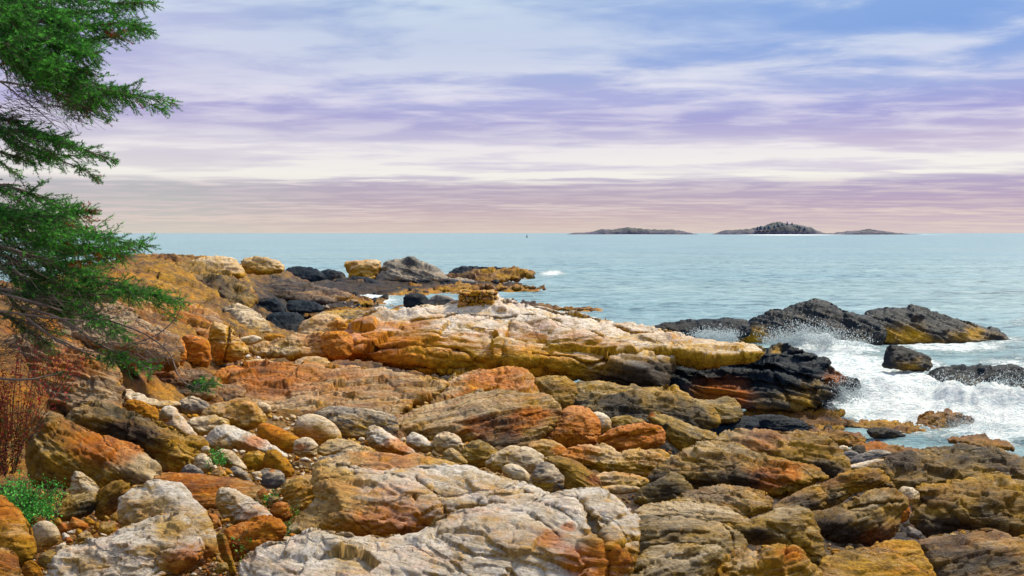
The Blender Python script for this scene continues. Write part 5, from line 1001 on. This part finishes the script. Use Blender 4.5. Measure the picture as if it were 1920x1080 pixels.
mbark = plain('spruce_bark', (.13, .10, .085), .95, .45, 30)
mneed = plain('spruce_needles', (0, 0, 0), .75, .15, 3, trans=.25, attr='tint', spec=.15)
rs = np.random.RandomState(77)
tp = atY(-290, 800, 8.6); tp[2] = float(zg(tp[0], tp[1])) - .1
tree = empty('spruce_tree', tuple(tp)); tag(tree, 'dark green spruce leaning in from the left edge with drooping branches', 'tree')
tpath = [(0, 0, 0), (.05, .02, 1.5), (0, 0, 3.5), (.06, -.03, 6), (.02, 0, 8.4)]
V, T = tube(smooth_path(tpath, 24, rs, .004), .19, .03, 14); mesh_from('trunk', V, T, mbark, parent=tree)
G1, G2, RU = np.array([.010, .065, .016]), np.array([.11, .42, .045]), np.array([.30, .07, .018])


def spruce_branch(pix, Y, L=.36, r=.022, bare=.25, dens=1.0, rust=.05, droop=.25, spread=1.0, world=None, sub=1.0):
    if world is None:
        P = np.array([atY(px, py, Y + .25 * math.sin(i * 2.1 + px * .01)) for i, (px, py) in enumerate(pix)]) - tp
        P[0, 1] = (P[0, 1]) * .4 if pix[0][0] < -150 else P[0, 1]
    else: P = np.array(world, float)
    n = max(20, int(np.linalg.norm(np.diff(P, axis=0), axis=1).sum() / .045)); path = smooth_path(P, n, rs, .0025)
    wood = Bag(); ne = Bag(); V, T = tube(path, r, .003, 6); wood.add(V, T)
    A_, B_, K_ = [], [], []
    tan = np.gradient(path, axis=0); tan /= np.linalg.norm(tan, axis=1, keepdims=True) + 1e-9
    total = n; side = 1; twl = []
    cl = rs.rand(8) < rust * 2
    for i in range(int(n * bare), n):
        t = (i / n - bare) / (1 - bare)
        for _ in range(rs.poisson(2.6 * dens)):
            side = -side; env = (math.sin(min(1, t * 1.6 + .12) * math.pi / 2)) * (1 - t) ** .55 + .2
            l = L * env * rs.uniform(.55, 1.1)
            lat = np.cross(tan[i], [0, 0, 1]); lat /= np.linalg.norm(lat) + 1e-9
            d = tan[i] * rs.uniform(.5, .95) + lat * side * rs.uniform(.1, .9) * spread + np.array([0, 0, rs.normal(-droop * .6, .48)])
            d /= np.linalg.norm(d)
            q0 = path[i]; q1 = q0 + d * l * .5 + [0, 0, .02 * l]; q2 = q0 + d * l + np.array([0, 0, -droop * .22 * l])
            V, T = tube([q0, q1, q2], .0035, .0015, 3); wood.add(V, T)
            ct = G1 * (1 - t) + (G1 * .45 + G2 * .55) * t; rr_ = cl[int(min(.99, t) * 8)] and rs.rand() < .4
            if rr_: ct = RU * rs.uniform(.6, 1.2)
            m_ = max(2, int(l / .035 * sub))
            for s in range(m_):
                f = (s + .5) / m_; b0 = q0 * (1 - f) + q1 * f if f < .5 else q1 * (1 - f) * 2 * .5 + q2 * f if False else (q0 * (1 - f) ** 2 + 2 * q1 * f * (1 - f) + q2 * f ** 2)
                sl = l * .40 * (1 - f * .6) * rs.uniform(.6, 1.2); la = np.cross(d, [0, 0, 1]); la /= np.linalg.norm(la) + 1e-9
                dd = d * .75 + la * (1 if s % 2 else -1) * .75 + rs.normal(0, .25, 3); dd /= np.linalg.norm(dd)
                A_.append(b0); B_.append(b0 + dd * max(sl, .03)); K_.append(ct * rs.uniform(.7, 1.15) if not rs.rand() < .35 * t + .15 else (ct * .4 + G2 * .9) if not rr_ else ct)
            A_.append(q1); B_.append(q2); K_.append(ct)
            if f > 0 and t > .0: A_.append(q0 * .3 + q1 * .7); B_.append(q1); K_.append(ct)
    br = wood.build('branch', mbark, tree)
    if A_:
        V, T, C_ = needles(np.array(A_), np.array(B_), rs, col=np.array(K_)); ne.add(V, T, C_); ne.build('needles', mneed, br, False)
    return br


for a in [([(-280, 20), (-120, 10), (20, 2), (120, -2), (210, 4), (292, 10)], 8.8, .34), ([(-280, 40), (-100, 40), (60, 42), (170, 50), (240, 48), (284, 66)], 8.3, .30),
          ([(-280, 60), (-80, 40), (60, 70), (130, 95), (185, 112)], 7.9, .42), ([(-280, -30), (-100, -40), (20, -10), (90, 30), (150, 60)], 8.1, .46),
          ([(-280, 110), (-100, 70), (30, 90), (110, 130), (180, 165), (250, 180), (322, 196)], 7.8, .34), ([(-280, 90), (-60, 80), (60, 110), (130, 150), (170, 180), (200, 200)], 8.4, .34),
          ([(-280, 60), (-120, 50), (0, 80), (70, 115), (110, 135)], 7.5, .46), ([(-280, -10), (-100, -10), (0, 20), (50, 60)], 7.6, .46),
          ([(-280, 190), (-100, 205), (0, 220), (80, 250), (150, 272), (208, 288)], 8.2, .28), ([(-280, 230), (-80, 240), (20, 246), (90, 262), (130, 275)], 7.8, .30),
          ([(-280, 260), (-120, 265), (0, 285), (60, 305)], 8.4, .20), ([(-280, 320), (-100, 330), (20, 350), (80, 372), (130, 396), (165, 395)], 8.5, .34),
          ([(-280, 340), (-100, 360), (40, 395), (130, 425), (200, 445), (276, 458)], 7.9, .38), ([(-280, 350), (-100, 380), (0, 400), (70, 415), (120, 440)], 7.6, .46),
          ([(-280, 380), (-100, 400), (0, 430), (100, 462), (180, 478), (235, 482)], 8.2, .36), ([(-280, 400), (-80, 440), (60, 485), (150, 520), (220, 535), (280, 550), (342, 570)], 7.9, .30),
          ([(-280, 420), (-60, 450), (40, 500), (110, 530), (170, 545)], 8.4, .34)]:
    spruce_branch(*a, dens=1.2, rust=.04)
    spruce_branch([(x_ + 10 * math.sin(i_ * 2.3) - 26, y_ + 16 * math.cos(i_ * 1.9) + 12) for i_, (x_, y_) in enumerate(a[0])], a[1] + .3, a[2], dens=.95, rust=.05)
spruce_branch([(-280, 230), (-60, 220), (50, 260), (120, 300), (160, 318), (190, 338)], 8.0, .14, bare=.7, dens=.7, r=.016)
spruce_branch([(-280, 160), (-60, 150), (60, 165), (150, 200), (205, 228)], 8.1, .16, bare=.72, dens=.7, r=.018)
spruce_branch([(-280, 500), (-60, 530), (60, 565), (150, 590), (200, 600), (262, 640)], 7.6, .26, bare=.62, dens=.95, r=.02)
spruce_branch([(40, 575), (120, 600), (180, 640), (240, 668), (285, 690)], 7.5, .26, bare=.45, dens=.9, r=.013)
spruce_branch([(-100, 560), (40, 600), (120, 640), (190, 668), (250, 672)], 7.8, .20, bare=.6, dens=.8, r=.013)
spruce_branch([(-120, 540), (30, 550), (90, 570), (130, 590)], 8.0, .20, bare=.5, dens=.6, r=.013)
spruce_branch([(200, 600), (270, 625), (318, 660), (335, 700), (360, 718), (404, 714)], 7.6, .17, bare=.74, dens=1.9, r=.009)
spruce_branch([(-200, 690), (-40, 700), (50, 708), (115, 694)], 7.2, .10, bare=.9, dens=.5, r=.02)
spruce_branch([(-220, 440), (-60, 470), (40, 520), (90, 560), (130, 600)], 7.9, .34, dens=1.1, bare=.35)
spruce_branch([(-220, 460), (-80, 500), (0, 540), (60, 600), (110, 625)], 8.2, .30, dens=.8, bare=.45)
for a in [([(-220, 500), (-80, 520), (20, 545), (100, 560), (160, 575)], 7.7, .26), ([(-220, 560), (-100, 560), (0, 585), (60, 620), (100, 650)], 8.0, .24), ([(-220, 400), (-90, 430), (20, 470), (120, 500), (180, 515)], 7.5, .34)]:
    spruce_branch(*a, dens=1.1, bare=.4, rust=.06)
# dead twigs
for pts, Y, r in [([(-60, 575), (30, 588), (130, 602), (182, 608)], 7.3, .014), ([(50, 596), (110, 640), (150, 655), (200, 662)], 7.4, .012), ([(230, 650), (290, 630), (325, 600), (338, 572)], 7.5, .006), ([(-120, 90), (-20, 140), (50, 190), (112, 242)], 8.2, .012)]:
    P = np.array([atY(*p_, Y) for p_ in pts]) - tp; V, T = tube(smooth_path(P, 24, rs, .003), r, .003, 6); mesh_from('bare_branch', V, T, mbark, parent=tree)
def deadspray(px, py, Y, n, l, dx, dy):
    dead = Bag()
    for _ in range(n):
        a = atY(px + rs.normal(0, 26), py + rs.normal(0, 14), Y + rs.normal(0, .15)) - tp; ang = math.atan2(-dy, dx) + rs.normal(0, .55)
        b_ = a + np.array([math.cos(ang), rs.normal(0, .3), math.sin(ang)]) * l * rs.uniform(.4, 1.2)
        V, T = tube(smooth_path([a, (a + b_) / 2 + rs.normal(0, .02, 3), b_], 6, rs, .004), .003, .0012, 3); dead.add(V, T)
    dead.build('dead_twigs', mbark, tree)['kind'] = 'stuff'
deadspray(60, 180, 8.1, 90, .35, 1, .35); deadspray(140, 205, 8.1, 40, .25, 1, .2); deadspray(275, 660, 7.5, 120, .16, 1, -.2); deadspray(60, 560, 7.7, 70, .35, 1, .5); deadspray(150, 570, 7.7, 50, .3, 1, .3); deadspray(0, 210, 8, 50, .4, 1, .4); deadspray(20, 490, 7.5, 50, .25, 1, .2); deadspray(60, 600, 7.9, 90, .4, 1, .6); deadspray(180, 600, 7.8, 90, .35, 1, .4); deadspray(-10, 660, 7.9, 60, .4, 1, -.1)
for i in range(16):                      # the rest of the crown, beyond the left edge
    z = 1.6 + i * .42; a = math.pi * .55 + (i * 2.4) % (math.pi * 1.0); ln_ = 2.2 * (1 - z / 11)
    P = [(0, 0, z), (math.cos(a) * ln_ * .4, math.sin(a) * ln_ * .4, z - .05), (math.cos(a) * ln_, math.sin(a) * ln_, z - .35)]
    spruce_branch(None, 8, .4, dens=.5, world=P, sub=.6)


def leaf_bag(centres, size, dirs, cols, rs):
    n = len(centres); d = dirs / (np.linalg.norm(dirs, axis=1, keepdims=True) + 1e-9); u = rs.normal(size=(n, 3)); u -= (u * d).sum(1, keepdims=True) * d; u /= np.linalg.norm(u, axis=1, keepdims=True) + 1e-9
    w = np.cross(d, u); s = np.asarray(size)[:, None]
    V = np.stack([centres, centres + d * s * .5 + u * s * .30 + w * s * .08, centres + d * s, centres + d * s * .5 - u * s * .30 + w * s * .08], 1).reshape(-1, 3)
    C_ = np.hstack([np.repeat(cols, 4, 0), np.ones((4 * n, 1))]); return V, np.arange(4 * n).reshape(-1, 4), C_


mleaf = plain('shrub_leaves', (0, 0, 0), .6, .15, 8, trans=.3, attr='tint')
mstem = plain('shrub_stems', (.06, .035, .028), .9, .3, 20)


def shrub(name, label, px, py, Y, wpx, hpx, nst, nleaf, lsz, palette, cat, seed, base=.25, up=1.0, group=None):
    rs = np.random.RandomState(seed); mpp = Y / F; o0 = atY(px, py, Y); t = empty(name, tuple(o0)); tag(t, label, cat, group)
    st = Bag(); cen, dr, co = [], [], []
    pal = np.array(palette)
    for i in range(nst):
        a = rs.uniform(-1, 1); top = np.array([a * wpx * .5 * mpp * rs.uniform(.3, 1.1), rs.normal(0, wpx * .22) * mpp, hpx * mpp * rs.uniform(.35, 1.0) * math.sqrt(max(.1, 1 - a * a * .6))])
        b0 = np.array([top[0] * base + rs.normal(0, .03), top[1] * max(.3, base), 0]); m1 = (b0 + top) / 2 + rs.normal(0, .03, 3)
        p = smooth_path([b0, m1, top], 12, rs, .003); V, T = tube(p, .004, .0012, 4); st.add(V, T)
        nl = max(1, nleaf // nst); f = rs.beta(2.2, 1.1, nl); idx = np.clip((f * 11).astype(int), 0, 11)
        cen.append(p[idx] + rs.normal(0, lsz * .9, (nl, 3))); dr.append(rs.normal(size=(nl, 3)) * [1, 1, .7] + [0, 0, .4 * up]); c_ = pal[rs.randint(len(pal))]
        co.append(np.where(rs.rand(nl, 1) < .55, c_, pal[rs.randint(0, len(pal), nl)]) * rs.uniform(.6, 1.3, (nl, 1)))
    st.build('stems', mstem, t)
    cen = np.vstack(cen); V, T, C_ = leaf_bag(cen, rs.uniform(.6, 1.3, len(cen)) * lsz, np.vstack(dr), np.vstack(co), rs)
    mesh_from('leaves', V, T, mleaf, {'tint': C_}, False, t)
    return t


autumn = [(.36, .10, .015), (.42, .20, .03), (.30, .02, .02), (.10, .17, .02), (.40, .20, .03), (.22, .03, .02)]
reds = [(.42, .02, .03), (.35, .03, .02), (.10, .12, .02), (.25, .05, .03), (.5, .03, .04)]
green = [(.05, .30, .03), (.08, .40, .05), (.04, .22, .03), (.12, .45, .06)]
sedge = [(.10, .26, .03), (.18, .32, .05), (.07, .2, .03)]
shrub('barberry_bush', 'thorny bush with orange and yellow leaves at the left edge above the green plant', 10, 890, 7.1, 150, 190, 30, 3000, .026, autumn, 'bush', 3)
shrub('rose_bush', 'straggling leggy bush with red hips and leaves under the spruce', 20, 830, 7.7, 260, 230, 34, 1700, .024, reds, 'bush', 4)
shrub('rose_bush', 'small reddish bush growing on the slope behind the straggling one', 90, 740, 8.8, 170, 120, 24, 700, .028, autumn + reds, 'bush', 5)
shrub('barberry_bush', 'yellow and orange leaved shrub at the left edge before the violet cliff foot', -10, 820, 7.5, 130, 170, 22, 1500, .026, autumn, 'bush', 15)
shrub('green_plant', 'dense bright green plant at the left edge beside the huge tan boulder', 15, 990, 5.7, 190, 95, 300, 9000, .019, green, 'plant', 6, base=.85)
shrub('green_plant', 'tuft of bright green leaves between the cobbles near the grey stone', 408, 880, 8.5, 46, 46, 20, 420, .022, green, 'plant', 7)
shrub('green_plant', 'small green tuft left of the small banded orange rock', 508, 954, 6.7, 50, 34, 18, 360, .018, green, 'plant', 8)
shrub('green_plant', 'tall thin green sprig right of the small banded orange rock', 550, 985, 6.3, 34, 56, 10, 160, .018, sedge, 'plant', 9)
shrub('green_plant', 'olive green sprigs at the top left of the huge white boulder', 535, 1018, 5.4, 54, 40, 18, 260, .016, sedge, 'plant', 10)
shrub('green_plant', 'few-leaved green seedling in front of the bright orange boulder', 462, 1056, 4.9, 50, 70, 8, 70, .024, sedge, 'plant', 11)
